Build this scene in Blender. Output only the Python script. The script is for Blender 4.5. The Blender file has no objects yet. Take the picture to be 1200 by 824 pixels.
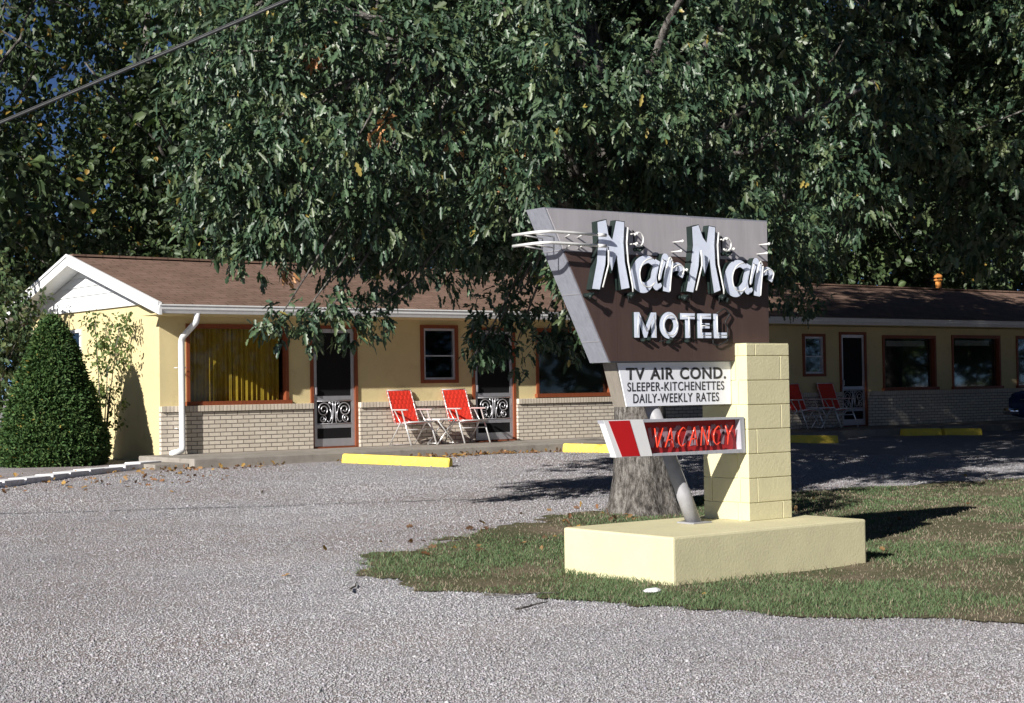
import bpy, bmesh, math, random
import numpy as np
from mathutils import Vector, Matrix

C = bpy.context.scene
COL = C.collection
random.seed(7)
RNG = np.random.default_rng(11)

# ------------------------------------------------------------------ camera
YAW, PITCH, ROLL, HC, FPX = 0.6581, 0.0223, -0.0160, 1.505, 1900.0
cyaw, syaw = math.cos(YAW), math.sin(YAW)
fw = Vector((syaw*math.cos(PITCH), cyaw*math.cos(PITCH), math.sin(PITCH)))
rt = Vector((cyaw, -syaw, 0)); upv = rt.cross(fw)
r2 = math.cos(ROLL)*rt + math.sin(ROLL)*upv
u2 = -math.sin(ROLL)*rt + math.cos(ROLL)*upv
cd = bpy.data.cameras.new('camera'); cam = bpy.data.objects.new('camera', cd); COL.objects.link(cam)
m3 = Matrix((r2, u2, -fw)).transposed()
cam.matrix_world = Matrix.Translation((0, 0, HC)) @ m3.to_4x4()
cd.sensor_width = 36; cd.lens = FPX/1200*36; cd.clip_end = 2000; cd.clip_start = .1
C.camera = cam

# ------------------------------------------------------------------ light
SUN = Vector((-2.85, -1.0, 1.49)).normalized()          # towards the sun
EL = math.asin(SUN.z); AZ = math.atan2(SUN.x, SUN.y)
W = bpy.data.worlds.new('World'); C.world = W; W.use_nodes = True
nt = W.node_tree; bg = nt.nodes['Background']
sky = nt.nodes.new('ShaderNodeTexSky'); sky.sky_type = 'NISHITA'; sky.sun_disc = False
sky.sun_elevation = EL; sky.sun_rotation = AZ; sky.air_density = .27; sky.dust_density = .1; sky.ozone_density = 4.0
nt.links.new(sky.outputs[0], bg.inputs[0]); bg.inputs[1].default_value = .05
sd = bpy.data.lights.new('sun', 'SUN'); sd.energy = 5.0; sd.angle = math.radians(.5); sd.color = (1, .955, .89)
so = bpy.data.objects.new('sun', sd); COL.objects.link(so)
so.rotation_euler = (-SUN).to_track_quat('-Z', 'Y').to_euler()
C.view_settings.view_transform = 'Standard'; C.view_settings.look = 'None'
C.view_settings.exposure = 0.6; C.view_settings.gamma = 1
C.view_settings.use_curve_mapping = False

# ------------------------------------------------------------------ helpers
def tag(o, label=None, cat=None, group=None, kind=None):
    if label: o['label'] = label
    if cat: o['category'] = cat
    if group: o['group'] = group
    if kind: o['kind'] = kind
    return o
ORG = {}
def thing(name, label, cat, loc=(0, 0, 0), rz=0, group=None):
    o = bpy.data.objects.new(name, None); COL.objects.link(o)
    o.location = loc; o.rotation_euler = (0, 0, rz); o.empty_display_size = .2
    ORG[o.name] = Vector(loc)
    return tag(o, label, cat, group)
def root_of(o):
    while o.parent: o = o.parent
    return o
def copy_tree(o, parent=None):
    c = o.copy(); COL.objects.link(c); c.parent = parent
    for ch in list(o.children): copy_tree(ch, c)
    return c
def link(name, me, mats, parent=None, local=False, smooth=False):
    if mats is not None:
        for m in (mats if isinstance(mats, (list, tuple)) else [mats]): me.materials.append(m)
    if parent is not None and not local:
        r = root_of(parent); o = ORG.get(r.name, Vector(r.location))
        me.transform(Matrix.Translation(-o))
    if smooth:
        me.polygons.foreach_set('use_smooth', [True]*len(me.polygons))
    ob = bpy.data.objects.new(name, me); COL.objects.link(ob)
    if parent is not None: ob.parent = parent
    return ob

class MB:
    """collects shapes in one bmesh, then links them as one mesh object"""
    def __init__(s): s.b = bmesh.new()
    def box(s, x0, x1, y0, y1, z0, z1, bev=0, rot=None, piv=None):
        g = bmesh.ops.create_cube(s.b, size=1)['verts']
        for v in g:
            v.co = Vector(((x0+x1)/2+v.co.x*(x1-x0), (y0+y1)/2+v.co.y*(y1-y0), (z0+z1)/2+v.co.z*(z1-z0)))
        if rot is not None:
            bmesh.ops.rotate(s.b, cent=piv or Vector(((x0+x1)/2, (y0+y1)/2, (z0+z1)/2)), matrix=rot, verts=g)
        if bev:
            es = list({e for v in g for e in v.link_edges})
            bmesh.ops.bevel(s.b, geom=es, offset=bev, segments=2, affect='EDGES', profile=.6)
        return s
    def prism(s, pts, d0, d1, axis='y', side_mat=0, face_mat=0, bev=0):
        """polygon in the plane across the axis, extruded from d0 to d1"""
        def P(a, b, d):
            return {'y': (a, d, b), 'x': (d, a, b), 'z': (a, b, d)}[axis]
        ar = sum(pts[i][0]*pts[(i+1) % len(pts)][1]-pts[(i+1) % len(pts)][0]*pts[i][1] for i in range(len(pts)))
        if ar < 0: pts = pts[::-1]
        A = [s.b.verts.new(P(a, b, d0)) for a, b in pts]; B = [s.b.verts.new(P(a, b, d1)) for a, b in pts]
        n = len(pts); fs = []
        f = s.b.faces.new(A); f.material_index = face_mat; fs.append(f)
        f = s.b.faces.new(B[::-1]); f.material_index = face_mat; fs.append(f)
        for i in range(n):
            f = s.b.faces.new((A[i], B[i], B[(i+1) % n], A[(i+1) % n])); f.material_index = side_mat; fs.append(f)
        bmesh.ops.recalc_face_normals(s.b, faces=fs)
        return s
    def tube(s, pts, r, n=8, cap=True, closed=False):
        pts = [Vector(p) for p in pts]; k = len(pts)
        rs = r if isinstance(r, (list, tuple)) else [r]*k
        rings = []; prev = None
        for i, p in enumerate(pts):
            a = pts[(i-1) % k] if (i > 0 or closed) else p; b = pts[(i+1) % k] if (i < k-1 or closed) else p
            t = (b-a).normalized() if (b-a).length > 1e-9 else Vector((0, 0, 1))
            if prev is None:
                h = Vector((0, 0, 1)) if abs(t.z) < .9 else Vector((1, 0, 0)); u = t.cross(h).normalized()
            else:
                u = (prev-t*prev.dot(t)); u = u.normalized() if u.length > 1e-6 else t.orthogonal().normalized()
            prev = u; w = t.cross(u)
            rings.append([s.b.verts.new(p+(u*math.cos(2*math.pi*j/n)+w*math.sin(2*math.pi*j/n))*rs[i]) for j in range(n)])
        rng = range(k) if closed else range(k-1)
        for i in rng:
            A, B = rings[i], rings[(i+1) % k]
            for j in range(n):
                f = s.b.faces.new((A[j], A[(j+1) % n], B[(j+1) % n], B[j])); f.smooth = True
        if cap and not closed:
            s.b.faces.new(rings[0][::-1]); s.b.faces.new(rings[-1])
        return s
    def ball(s, c, r, sub=1):
        g = bmesh.ops.create_icosphere(s.b, subdivisions=sub, radius=1)['verts']
        rr = Vector(r) if isinstance(r, (tuple, list)) else Vector((r, r, r))
        for v in g: v.co = Vector((v.co.x*rr.x+c[0], v.co.y*rr.y+c[1], v.co.z*rr.z+c[2]))
        return s
    def quad(s, a, b, c, d):
        s.b.faces.new([s.b.verts.new(p) for p in (a, b, c, d)]); return s
    def build(s, name, mats, parent=None, local=False, smooth=False, recalc=False):
        if recalc: bmesh.ops.recalc_face_normals(s.b, faces=s.b.faces[:])
        me = bpy.data.meshes.new(name); s.b.to_mesh(me); s.b.free()
        return link(name, me, mats, parent, local, smooth)

def np_mesh(name, verts, faces_flat, sizes, mats, parent=None, col=None, local=False, smooth=False):
    me = bpy.data.meshes.new(name)
    me.vertices.add(len(verts)); me.vertices.foreach_set('co', np.ascontiguousarray(verts, np.float32).ravel())
    me.loops.add(len(faces_flat)); me.loops.foreach_set('vertex_index', np.ascontiguousarray(faces_flat, np.int32))
    me.polygons.add(len(sizes))
    st = np.zeros(len(sizes), np.int32); st[1:] = np.cumsum(sizes)[:-1]
    me.polygons.foreach_set('loop_start', st); me.polygons.foreach_set('loop_total', np.asarray(sizes, np.int32))
    if col is not None:
        at = me.color_attributes.new('tint', 'FLOAT_COLOR', 'POINT')
        c4 = np.ones((len(verts), 4), np.float32); c4[:, :3] = col
        at.data.foreach_set('color', c4.ravel())
    me.update(calc_edges=True); me.validate()
    return link(name, me, mats, parent, local, smooth)

# ------------------------------------------------------------------ materials
class NB:
    def __init__(s, name):
        s.m = bpy.data.materials.new(name); s.m.use_nodes = True; s.t = s.m.node_tree
        s.p = s.t.nodes['Principled BSDF']; s.out = s.t.nodes['Material Output']
    def n(s, typ, **kw):
        nd = s.t.nodes.new(typ)
        for k, v in kw.items():
            if k.startswith('i_'):
                key = k[2:]; key = int(key) if key.isdigit() else key.replace('_', ' ')
                nd.inputs[key].default_value = v
            else: setattr(nd, k, v)
        return nd
    def l(s, a, b): s.t.links.new(a, b)
    def coord(s, scale=(1, 1, 1), kind='Object'):
        tc = s.n('ShaderNodeTexCoord'); mp = s.n('ShaderNodeMapping'); mp.inputs['Scale'].default_value = scale
        s.l(tc.outputs[kind], mp.inputs['Vector']); return mp.outputs[0]
    def noise(s, vec, scale, detail=6, rough=.6):
        nd = s.n('ShaderNodeTexNoise'); nd.inputs['Scale'].default_value = scale; nd.inputs['Detail'].default_value = detail
        nd.inputs['Roughness'].default_value = rough; s.l(vec, nd.inputs['Vector']); return nd.outputs['Fac']
    def ramp(s, fac, stops):
        r = s.n('ShaderNodeValToRGB'); e = r.color_ramp.elements
        while len(e) < len(stops): e.new(.5)
        for el, (p, c) in zip(e, stops):
            el.position = p; el.color = (c, c, c, 1) if isinstance(c, (int, float)) else (*c, 1)
        s.l(fac, r.inputs[0]); return r.outputs[0]
    def mix(s, fac, a, b, blend='MIX'):
        nd = s.n('ShaderNodeMix', data_type='RGBA', blend_type=blend)
        for sock, v in ((nd.inputs[0], fac), (nd.inputs[6], a), (nd.inputs[7], b)):
            if hasattr(v, 'is_output'): s.l(v, sock)
            elif isinstance(v, (int, float)): sock.default_value = v if sock.type == 'VALUE' else (v, v, v, 1)
            else: sock.default_value = (*v, 1)
        return nd.outputs[2]
    def math(s, op, a, b=0.):
        nd = s.n('ShaderNodeMath', operation=op)
        for i, v in enumerate((a, b)):
            if hasattr(v, 'is_output'): s.l(v, nd.inputs[i])
            else: nd.inputs[i].default_value = v
        return nd.outputs[0]
    def bump(s, h, strength=.3, dist=.01):
        b = s.n('ShaderNodeBump'); b.inputs['Strength'].default_value = strength; b.inputs['Distance'].default_value = dist
        s.l(h, b.inputs['Height']); s.l(b.outputs[0], s.p.inputs['Normal']); return b
    def base(s, c):
        if hasattr(c, 'is_output'): s.l(c, s.p.inputs['Base Color'])
        else: s.p.inputs['Base Color'].default_value = (*c, 1)
    def set(s, rough=.6, metal=0., spec=.5):
        s.p.inputs['Roughness'].default_value = rough; s.p.inputs['Metallic'].default_value = metal
        s.p.inputs['Specular IOR Level'].default_value = spec

def paint(name, col, rough=.5, metal=0., var=.12, nscale=3., bump=.0, bscale=40., spec=.4, streak=False, dirt=None, dirt_amt=.5):
    b = NB(name); v = b.coord()
    if streak: v2 = b.coord((6, 6, .5))
    else: v2 = v
    f = b.noise(v2, nscale, 8, .65)
    lo = tuple(c*(1-var) for c in col); hi = tuple(min(1, c*(1+var)) for c in col)
    c = b.ramp(f, [(.3, lo), (.7, hi)])
    if dirt:
        f2 = b.noise(v2, nscale*2.3, 9, .7)
        c = b.mix(b.ramp(f2, [(.55, 0.), (.72, dirt_amt)]), c, dirt)
    b.base(c); b.set(rough, metal, spec)
    r = b.ramp(b.noise(v, nscale*5, 5), [(.3, max(0, rough-.1)), (.7, min(1, rough+.1))]); b.l(r, b.p.inputs['Roughness'])
    if bump: b.bump(b.noise(v, bscale, 6, .6), bump, .01)
    return b.m

M = {}
M['wall'] = paint('yellow_stucco', (.65, .55, .305), .85, bump=.5, bscale=60, var=.07, nscale=1.2, spec=.2, dirt=(.43, .35, .19), dirt_amt=.5)
M['white'] = paint('white_trim_paint', (.76, .77, .78), .5, var=.05, nscale=2, streak=True, dirt=(.5, .5, .47), dirt_amt=.4)
M['white_board'] = paint('white_enamel_board', (.84, .86, .92), .45, var=.03, nscale=2, dirt=(.55, .55, .55), dirt_amt=.25)
M['rust_trim'] = paint('red_brown_wood_trim', (.22, .058, .022), .55, var=.2, nscale=6, streak=True)
M['alu'] = paint('aluminium', (.62, .62, .66), .38, metal=.75, var=.08, nscale=8)
M['alu_paint'] = paint('grey_aluminium_skin', (.47, .48, .53), .5, metal=.15, var=.10, nscale=4, streak=True, dirt=(.26, .26, .28), dirt_amt=.5)
M['side_skin'] = paint('weathered_grey_side_skin', (.27, .28, .325), .5, metal=.1, var=.14, nscale=5, streak=True, dirt=(.17, .165, .17), dirt_amt=.7)
M['under_skin'] = paint('tan_grey_weathered_skin', (.24, .215, .18), .6, var=.15, nscale=6, streak=True)
M['header'] = paint('grey_header_paint', (.42, .40, .42), .5, var=.10, nscale=2.5, streak=True, dirt=(.3, .28, .28), dirt_amt=.4)
M['brown'] = paint('brown_sign_enamel', (.080, .050, .044), .5, var=.12, nscale=2, streak=True, dirt=(.105, .072, .064), dirt_amt=.5)
M['dark_side'] = paint('dark_green_channel_paint', (.012, .022, .02), .5, var=.2)
M['letter'] = paint('white_letter_enamel', (.78, .84, 1.0), .45, var=.03, nscale=9, dirt=(.5, .54, .64), dirt_amt=.4)
M['neon'] = paint('frosted_neon_tube', (.74, .74, .72), .25, var=.04, spec=.6)
M['wire'] = paint('black_cable_sheath', (.02, .022, .025), .55, var=.2)
M['black'] = paint('black_lettering_paint', (.045, .045, .05), .6, var=.25, nscale=20)
M['red'] = paint('red_enamel', (.52, .012, .016), .4, var=.08, nscale=4)
M['white_gloss'] = paint('white_enamel', (.82, .82, .84), .4, var=.04)
M['dark_red'] = paint('dark_red_panel', (.36, .018, .02), .5, var=.25, nscale=8)
M['grey_letter'] = paint('faded_grey_letter_paint', (.30, .22, .26), .6, var=.25, nscale=20)
M['webbing'] = paint('red_vinyl_webbing', (.72, .05, .03), .45, var=.12, nscale=30)
M['web_edge'] = paint('white_vinyl_webbing', (.72, .66, .62), .5)
M['chair_metal'] = paint('polished_aluminium_tube', (.82, .82, .82), .3, metal=.6, var=.06, nscale=12)
M['yellow'] = paint('yellow_kerb_paint', (.80, .60, .07), .6, var=.10, nscale=6, bump=.3, bscale=60, dirt=(.40, .34, .2), dirt_amt=.85)
M['gold'] = paint('gold_curtain_cloth', (.66, .45, .06), .9, var=.18, nscale=10, spec=.1)
M['shade'] = paint('white_roller_shade', (.7, .7, .7), .8, var=.05)
M['dark_in'] = paint('dark_interior', (.05, .04, .035), .9)
M['screen'] = paint('black_insect_screen', (.011, .011, .012), .7, var=.3, nscale=60, spec=.15)
M['kick'] = paint('grey_kick_panel', (.30, .31, .36), .5, metal=.3, var=.1)
M['concrete'] = paint('worn_concrete', (.30, .275, .245), .9, var=.2, nscale=3, bump=.5, bscale=50, dirt=(.14, .12, .10), dirt_amt=.7, spec=.2)
M['kerb_white'] = paint('whitewashed_stone', (.80, .80, .83), .8, var=.15, nscale=8, bump=.5, bscale=30, dirt=(.3, .28, .25), dirt_amt=.7)
M['sign_base'] = paint('cream_stucco_paint', (.63, .585, .375), .8, var=.07, nscale=3, bump=.3, bscale=55, spec=.25, dirt=(.52, .47, .31), dirt_amt=.3)
M['pole'] = paint('grey_pole_paint', (.31, .31, .33), .5, var=.15, nscale=8, dirt=(.2, .19, .18), dirt_amt=.5)
M['tar'] = paint('black_tyre_rubber', (.02, .02, .02), .8)
M['car'] = paint('dark_blue_car_paint', (.03, .06, .14), .18, var=.05, spec=.6)
M['chrome'] = paint('chrome', (.85, .85, .87), .1, metal=1., var=.02)
M['terra'] = paint('terracotta_flue', (.55, .22, .05), .8, var=.2, nscale=10)

def glass_mat():
    b = NB('window_glass'); t = b.n('ShaderNodeBsdfTransparent'); g = b.n('ShaderNodeBsdfGlossy'); g.inputs['Roughness'].default_value = .03
    t.inputs['Color'].default_value = (.86, .88, .87, 1)
    fr = b.n('ShaderNodeFresnel'); fr.inputs['IOR'].default_value = 1.5
    mx = b.n('ShaderNodeMixShader'); b.l(b.math('MULTIPLY', fr.outputs[0], .55), mx.inputs[0]); b.l(t.outputs[0], mx.inputs[1]); b.l(g.outputs[0], mx.inputs[2])
    b.l(mx.outputs[0], b.out.inputs['Surface']); return b.m
M['glass'] = glass_mat()

def brick_mat(name, bw, rh, mort, c1, c2, cm, rough=.8, vert=False, bstr=.5):
    b = NB(name); tc = b.n('ShaderNodeTexCoord'); sp = b.n('ShaderNodeSeparateXYZ'); b.l(tc.outputs['Object'], sp.inputs[0])
    u = b.math('ADD', sp.outputs[0], sp.outputs[1]); cb = b.n('ShaderNodeCombineXYZ'); b.l(u, cb.inputs[0]); b.l(sp.outputs[2], cb.inputs[1])
    br = b.n('ShaderNodeTexBrick', offset=.5); b.l(cb.outputs[0], br.inputs['Vector'])
    br.inputs['Scale'].default_value = 1; br.inputs['Brick Width'].default_value = bw; br.inputs['Row Height'].default_value = rh
    br.inputs['Mortar Size'].default_value = mort; br.inputs['Mortar Smooth'].default_value = .2; br.inputs['Bias'].default_value = 0
    br.inputs['Color1'].default_value = (*c1, 1); br.inputs['Color2'].default_value = (*c2, 1); br.inputs['Mortar'].default_value = (*cm, 1)
    n = b.noise(tc.outputs['Object'], 25, 8, .7)
    c = b.mix(.55, br.outputs['Color'], b.ramp(n, [(.3, .62), (.7, 1.)]), 'MULTIPLY')
    b.base(c); b.set(rough, 0, .25)
    h = b.math('ADD', b.math('MULTIPLY', br.outputs['Fac'], -1.), b.math('MULTIPLY', n, .35))
    b.bump(h, bstr, .012); return b.m
M['brick'] = brick_mat('cream_brick', .205, .066, .007, (.76, .69, .58), (.66, .59, .49), (.19, .16, .14))
M['brick_cap'] = brick_mat('cream_rowlock_brick', .066, .4, .006, (.74, .66, .55), (.64, .57, .46), (.34, .29, .24), bstr=.3)

def shingle_mat():
    b = NB('brown_shingles'); tc = b.n('ShaderNodeTexCoord'); sp = b.n('ShaderNodeSeparateXYZ'); b.l(tc.outputs['Object'], sp.inputs[0])
    cb = b.n('ShaderNodeCombineXYZ'); b.l(sp.outputs[0], cb.inputs[0]); b.l(sp.outputs[1], cb.inputs[1])
    br = b.n('ShaderNodeTexBrick', offset=.37); b.l(cb.outputs[0], br.inputs['Vector']); br.inputs['Scale'].default_value = 1
    br.inputs['Brick Width'].default_value = .3; br.inputs['Row Height'].default_value = .135; br.inputs['Mortar Size'].default_value = .006
    br.inputs['Color1'].default_value = (.33, .215, .165, 1); br.inputs['Color2'].default_value = (.26, .165, .125, 1); br.inputs['Mortar'].default_value = (.07, .045, .035, 1)
    n = b.noise(tc.outputs['Object'], 1.3, 8, .7); n2 = b.noise(tc.outputs['Object'], 120, 3, .6)
    c = b.mix(.8, br.outputs['Color'], b.ramp(n, [(.28, .55), (.72, 1.)]), 'MULTIPLY')
    c = b.mix(.6, c, b.ramp(n2, [(.3, .6), (.7, 1.)]), 'MULTIPLY')
    b.base(c); b.set(.9, 0, .2)
    h = b.math('ADD', b.math('MULTIPLY', br.outputs['Fac'], -1.), n2); b.bump(h, .5, .012); return b.m
M['shingle'] = shingle_mat()

def gravel_mat():
    b = NB('crushed_gravel'); v = b.coord()
    vo = b.n('ShaderNodeTexVoronoi'); vo.inputs['Scale'].default_value = 60; b.l(v, vo.inputs['Vector'])
    vo2 = b.n('ShaderNodeTexVoronoi'); vo2.inputs['Scale'].default_value = 130; b.l(v, vo2.inputs['Vector'])
    sp = b.n('ShaderNodeSeparateColor'); b.l(vo.outputs['Color'], sp.inputs[0])
    c = b.ramp(sp.outputs[0], [(0, (.23, .222, .234)), (.45, (.325, .316, .335)), (.85, (.39, .38, .405)), (1, (.51, .50, .53))])
    vt = b.coord((.10, 1.15, 1)); mpn = vt.node; mpn.inputs['Rotation'].default_value = (0, 0, .55)
    trk = b.noise(vt, 1.0, 5, .55)
    c = b.mix(b.ramp(trk, [(.50, 0.), (.64, .45)]), c, (.43, .415, .43))
    big = b.noise(v, .35, 6, .6)
    c = b.mix(b.ramp(big, [(.38, 0.), (.66, .75)]), c, b.mix(1., c, (.86, .74, .66), 'MULTIPLY'))
    med = b.noise(v, 2.6, 8, .7)
    c = b.mix(b.ramp(med, [(.54, 0.), (.72, .55)]), c, (.20, .175, .15))
    b.base(c); b.set(.95, 0, .2)
    h = b.math('ADD', b.math('MULTIPLY', vo.outputs['Distance'], -1.), b.math('MULTIPLY', vo2.outputs['Distance'], -.5))
    h = b.math('ADD', h, b.math('MULTIPLY', med, .8))
    b.bump(h, .7, .014); return b.m
M['gravel'] = gravel_mat()
def tint_mat(name, rough=.6, spec=.4, trans=0., tr_tint=(1.2, 1.4, .5), nvar=0.):
    b = NB(name); a = b.n('ShaderNodeAttribute', attribute_name='tint', attribute_type='GEOMETRY')
    c = a.outputs['Color']
    if nvar: c = b.mix(nvar, c, b.ramp(b.noise(b.coord(), 60, 4), [(.3, .5), (.7, 1.)]), 'MULTIPLY')
    b.base(c); b.set(rough, 0, spec)
    if trans:
        t = b.n('ShaderNodeBsdfTranslucent'); b.l(b.mix(1., c, tr_tint, 'MULTIPLY'), t.inputs['Color'])
        mx = b.n('ShaderNodeMixShader'); mx.inputs[0].default_value = trans
        b.l(b.p.outputs[0], mx.inputs[1]); b.l(t.outputs[0], mx.inputs[2]); b.l(mx.outputs[0], b.out.inputs['Surface'])
    return b.m
M['leaf'] = tint_mat('oak_leaf', .47, .62, .06)
M['leaf2'] = tint_mat('broad_leaf', .5, .4, .12)
M['needle'] = tint_mat('evergreen_spray', .65, .25, .08)
M['blade'] = tint_mat('grass_blade', .6, .25, .15)
M['stone'] = tint_mat('gravel_stone', .9, .2)
M['litter'] = tint_mat('dry_leaf', .8, .15, .1)

def lawn_mat():
    b = NB('worn_turf'); v = b.coord()
    n = b.noise(v, 1.1, 8, .65); n2 = b.noise(v, 30, 6, .7)
    c = b.ramp(n, [(.32, (.09, .115, .055)), (.5, (.16, .15, .09)), (.66, (.26, .205, .15))])
    c = b.mix(.7, c, b.ramp(n2, [(.3, .45), (.7, 1.)]), 'MULTIPLY')
    b.base(c); b.set(.95, 0, .1); b.bump(n2, .8, .03); return b.m
M['lawn'] = lawn_mat()
def bark_mat():
    b = NB('oak_bark'); v = b.coord((1, 1, .33)); v2 = b.coord()
    n1 = b.noise(v, 26, 10, .72); n2 = b.noise(v2, 70, 6, .7); n3 = b.noise(v, 7, 6, .6)
    h = b.math('ADD', n1, b.math('MULTIPLY', n3, .35))
    c = b.ramp(h, [(.52, (.04, .035, .032)), (.66, (.17, .155, .142)), (.82, (.38, .36, .335))])
    c = b.mix(.8, c, b.ramp(n2, [(.3, .45), (.65, 1.)]), 'MULTIPLY')
    b.base(c); b.set(.95, 0, .15); b.bump(b.math('ADD', h, b.math('MULTIPLY', n2, .3)), 1., .05); return b.m
M['bark'] = bark_mat()

# ------------------------------------------------------------------ ground
def gz(y):
    return .43*np.clip((np.asarray(y, float)-10.2)/(22.6-10.2), 0, 1)
def vnoise(x, y, f, seed=0):
    """smooth value noise"""
    r = np.random.default_rng(seed); T = r.random((256, 256))
    x = np.asarray(x)*f; y = np.asarray(y)*f; xi = np.floor(x).astype(int); yi = np.floor(y).astype(int)
    fx = x-xi; fy = y-yi; fx = fx*fx*(3-2*fx); fy = fy*fy*(3-2*fy)
    g = lambda a, b: T[a % 256, b % 256]
    return (g(xi, yi)*(1-fx)+g(xi+1, yi)*fx)*(1-fy)+(g(xi, yi+1)*(1-fx)+g(xi+1, yi+1)*fx)*fy
def bumps(x, y):
    return .03*(vnoise(x, y, .5, 3)-.5)+.014*(vnoise(x, y, 2.1, 4)-.5)
def ground_z(x, y):
    return gz(y)+bumps(x, y)
def grid_mesh(name, xs, ys, zf, mat, keep=None):
    X, Y = np.meshgrid(xs, ys); Z = zf(X, Y); nx, ny = len(xs), len(ys)
    V = np.stack([X.ravel(), Y.ravel(), Z.ravel()], 1)
    i, j = np.meshgrid(np.arange(nx-1), np.arange(ny-1)); a = (j*nx+i).ravel()
    F = np.stack([a, a+1, a+nx+1, a+nx], 1)
    if keep is not None:
        c = V[F].mean(1); F = F[keep(c[:, 0], c[:, 1])]
        us, inv = np.unique(F.ravel(), return_inverse=True); V = V[us]; F = inv.reshape(-1, 4)
    return np_mesh(name, V, F.ravel(), np.full(len(F), 4), mat, smooth=True)
far = np.array([-400, -150, -60, -30.])
xs = np.concatenate([far, np.arange(-20, 45, .2), [50, 60, 90, 180, 450]])
ys = np.concatenate([far, np.arange(-10, 30, .2), [35, 45, 60, 100, 200, 500]])
tag(grid_mesh('gravel_lot', xs, ys, ground_z, M['gravel']), kind='structure')

LAWN = np.array([(6.95, 11.15), (7.4, 11.6), (7.92, 11.95), (8.6, 12.35), (9.42, 12.8), (10.9, 13.45), (11.97, 13.72), (14, 14.1), (17, 13.95), (20, 13.4), (26, 12.6), (45, 10),
                 (45, -8), (14, .8), (10.5, 3.9), (9.2, 5.2), (8.55, 5.98), (8.27, 6.4), (8.01, 6.86), (7.65, 7.4), (7.5, 7.9), (7.55, 8.4), (7.2, 8.7), (7.15, 9.4), (6.95, 10.1), (6.8, 10.7)])
def inpoly(x, y, P):
    x = np.asarray(x); y = np.asarray(y); r = np.zeros(x.shape, bool); n = len(P); j = n-1
    for i in range(n):
        xi, yi = P[i]; xj, yj = P[j]
        c = ((yi > y) != (yj > y)) & (x < (xj-xi)*(y-yi)/((yj-yi) if yj != yi else 1e-9)+xi)
        r ^= c; j = i
    return r
def lawn_in(x, y, pad=0.):
    wob = .34
    return inpoly(x+wob*(vnoise(x, y, 1.7, 21)-.5)+.24*(vnoise(x, y, 5, 22)-.5), y+wob*(vnoise(x, y, 1.7, 23)-.5)+.24*(vnoise(x, y, 5, 24)-.5), LAWN)
tag(grid_mesh('lawn', np.arange(6.3, 24, .06), np.arange(2.5, 15, .06), lambda x, y: ground_z(x, y)+.005+.006*vnoise(x, y, 5, 9), M['lawn'], lawn_in), kind='structure')

# grass blades
def grass():
    N = 640000
    x = RNG.uniform(6.5, 21, N); y = RNG.uniform(4.2, 14.6, N)
    d = np.hypot(x, y)
    keep = RNG.random(N) < np.clip((11./d)**2, .1, 1)
    ang = np.arctan2(x, y); keep &= (ang > YAW-.36) & (ang < YAW+.36)
    keep &= lawn_in(x+RNG.normal(0, .07, N), y+RNG.normal(0, .07, N))
    keep &= ~((x > 8.34) & (x < 10.52) & (y > 8.86) & (y < 10.14))
    x, y = x[keep], y[keep]
    pat = .6*vnoise(x, y, .8, 31)+.4*vnoise(x, y, 2.7, 32)
    keep = RNG.random(len(x)) < np.clip(1.5-1.8*pat, .10, 1); x, y, pat = x[keep], y[keep], pat[keep]
    n = len(x); z = ground_z(x, y)+.008
    edge = (np.abs(x-9.43) < 1.25) & (np.abs(y-9.5) < .8)
    h = RNG.uniform(.014, .040, n)*(1.15-.6*pat)*np.where(edge, 1.7, 1); wd = RNG.uniform(.0015, .0032, n)*np.clip(np.hypot(x, y)/10, 1, 2)
    a = RNG.uniform(0, 2*np.pi, n); lx = np.cos(a)*h*RNG.uniform(.3, 1.2, n); ly = np.sin(a)*h*RNG.uniform(.3, 1.2, n)
    b = RNG.uniform(0, 2*np.pi, n); sx = np.cos(b)*wd; sy = np.sin(b)*wd
    V = np.zeros((n, 5, 3))
    V[:, 0] = np.stack([x-sx, y-sy, z], 1); V[:, 1] = np.stack([x+sx, y+sy, z], 1)
    V[:, 2] = np.stack([x+sx*.8+lx*.35, y+sy*.8+ly*.35, z+h*.62], 1); V[:, 3] = np.stack([x-sx*.8+lx*.35, y-sy*.8+ly*.35, z+h*.62], 1)
    V[:, 4] = np.stack([x+lx, y+ly, z+h], 1)
    F = np.arange(n)[:, None]*5+np.array([0, 1, 2, 3, 3, 2, 4])[None]
    sizes = np.tile([4, 3], n)
    g1 = np.array([.080, .135, .062]); g2 = np.array([.135, .185, .088]); dry = np.array([.26, .22, .16])
    t = RNG.random((n, 1)); c = g1*(1-t)+g2*t
    pd = np.clip((pat-.44+.10*np.clip((x-9)/4, 0, 1))*2.6, .10, .9); isd = RNG.random(n) < pd
    c[isd] = dry*RNG.uniform(.6, 1.2, (isd.sum(), 1))
    o = np_mesh('grass', V.reshape(-1, 3), F.ravel(), sizes, M['blade'], col=np.repeat(c, 5, 0))
    tag(o, 'short mown patchy grass growing around the cream sign base', 'grass', kind='stuff')
grass()

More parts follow.
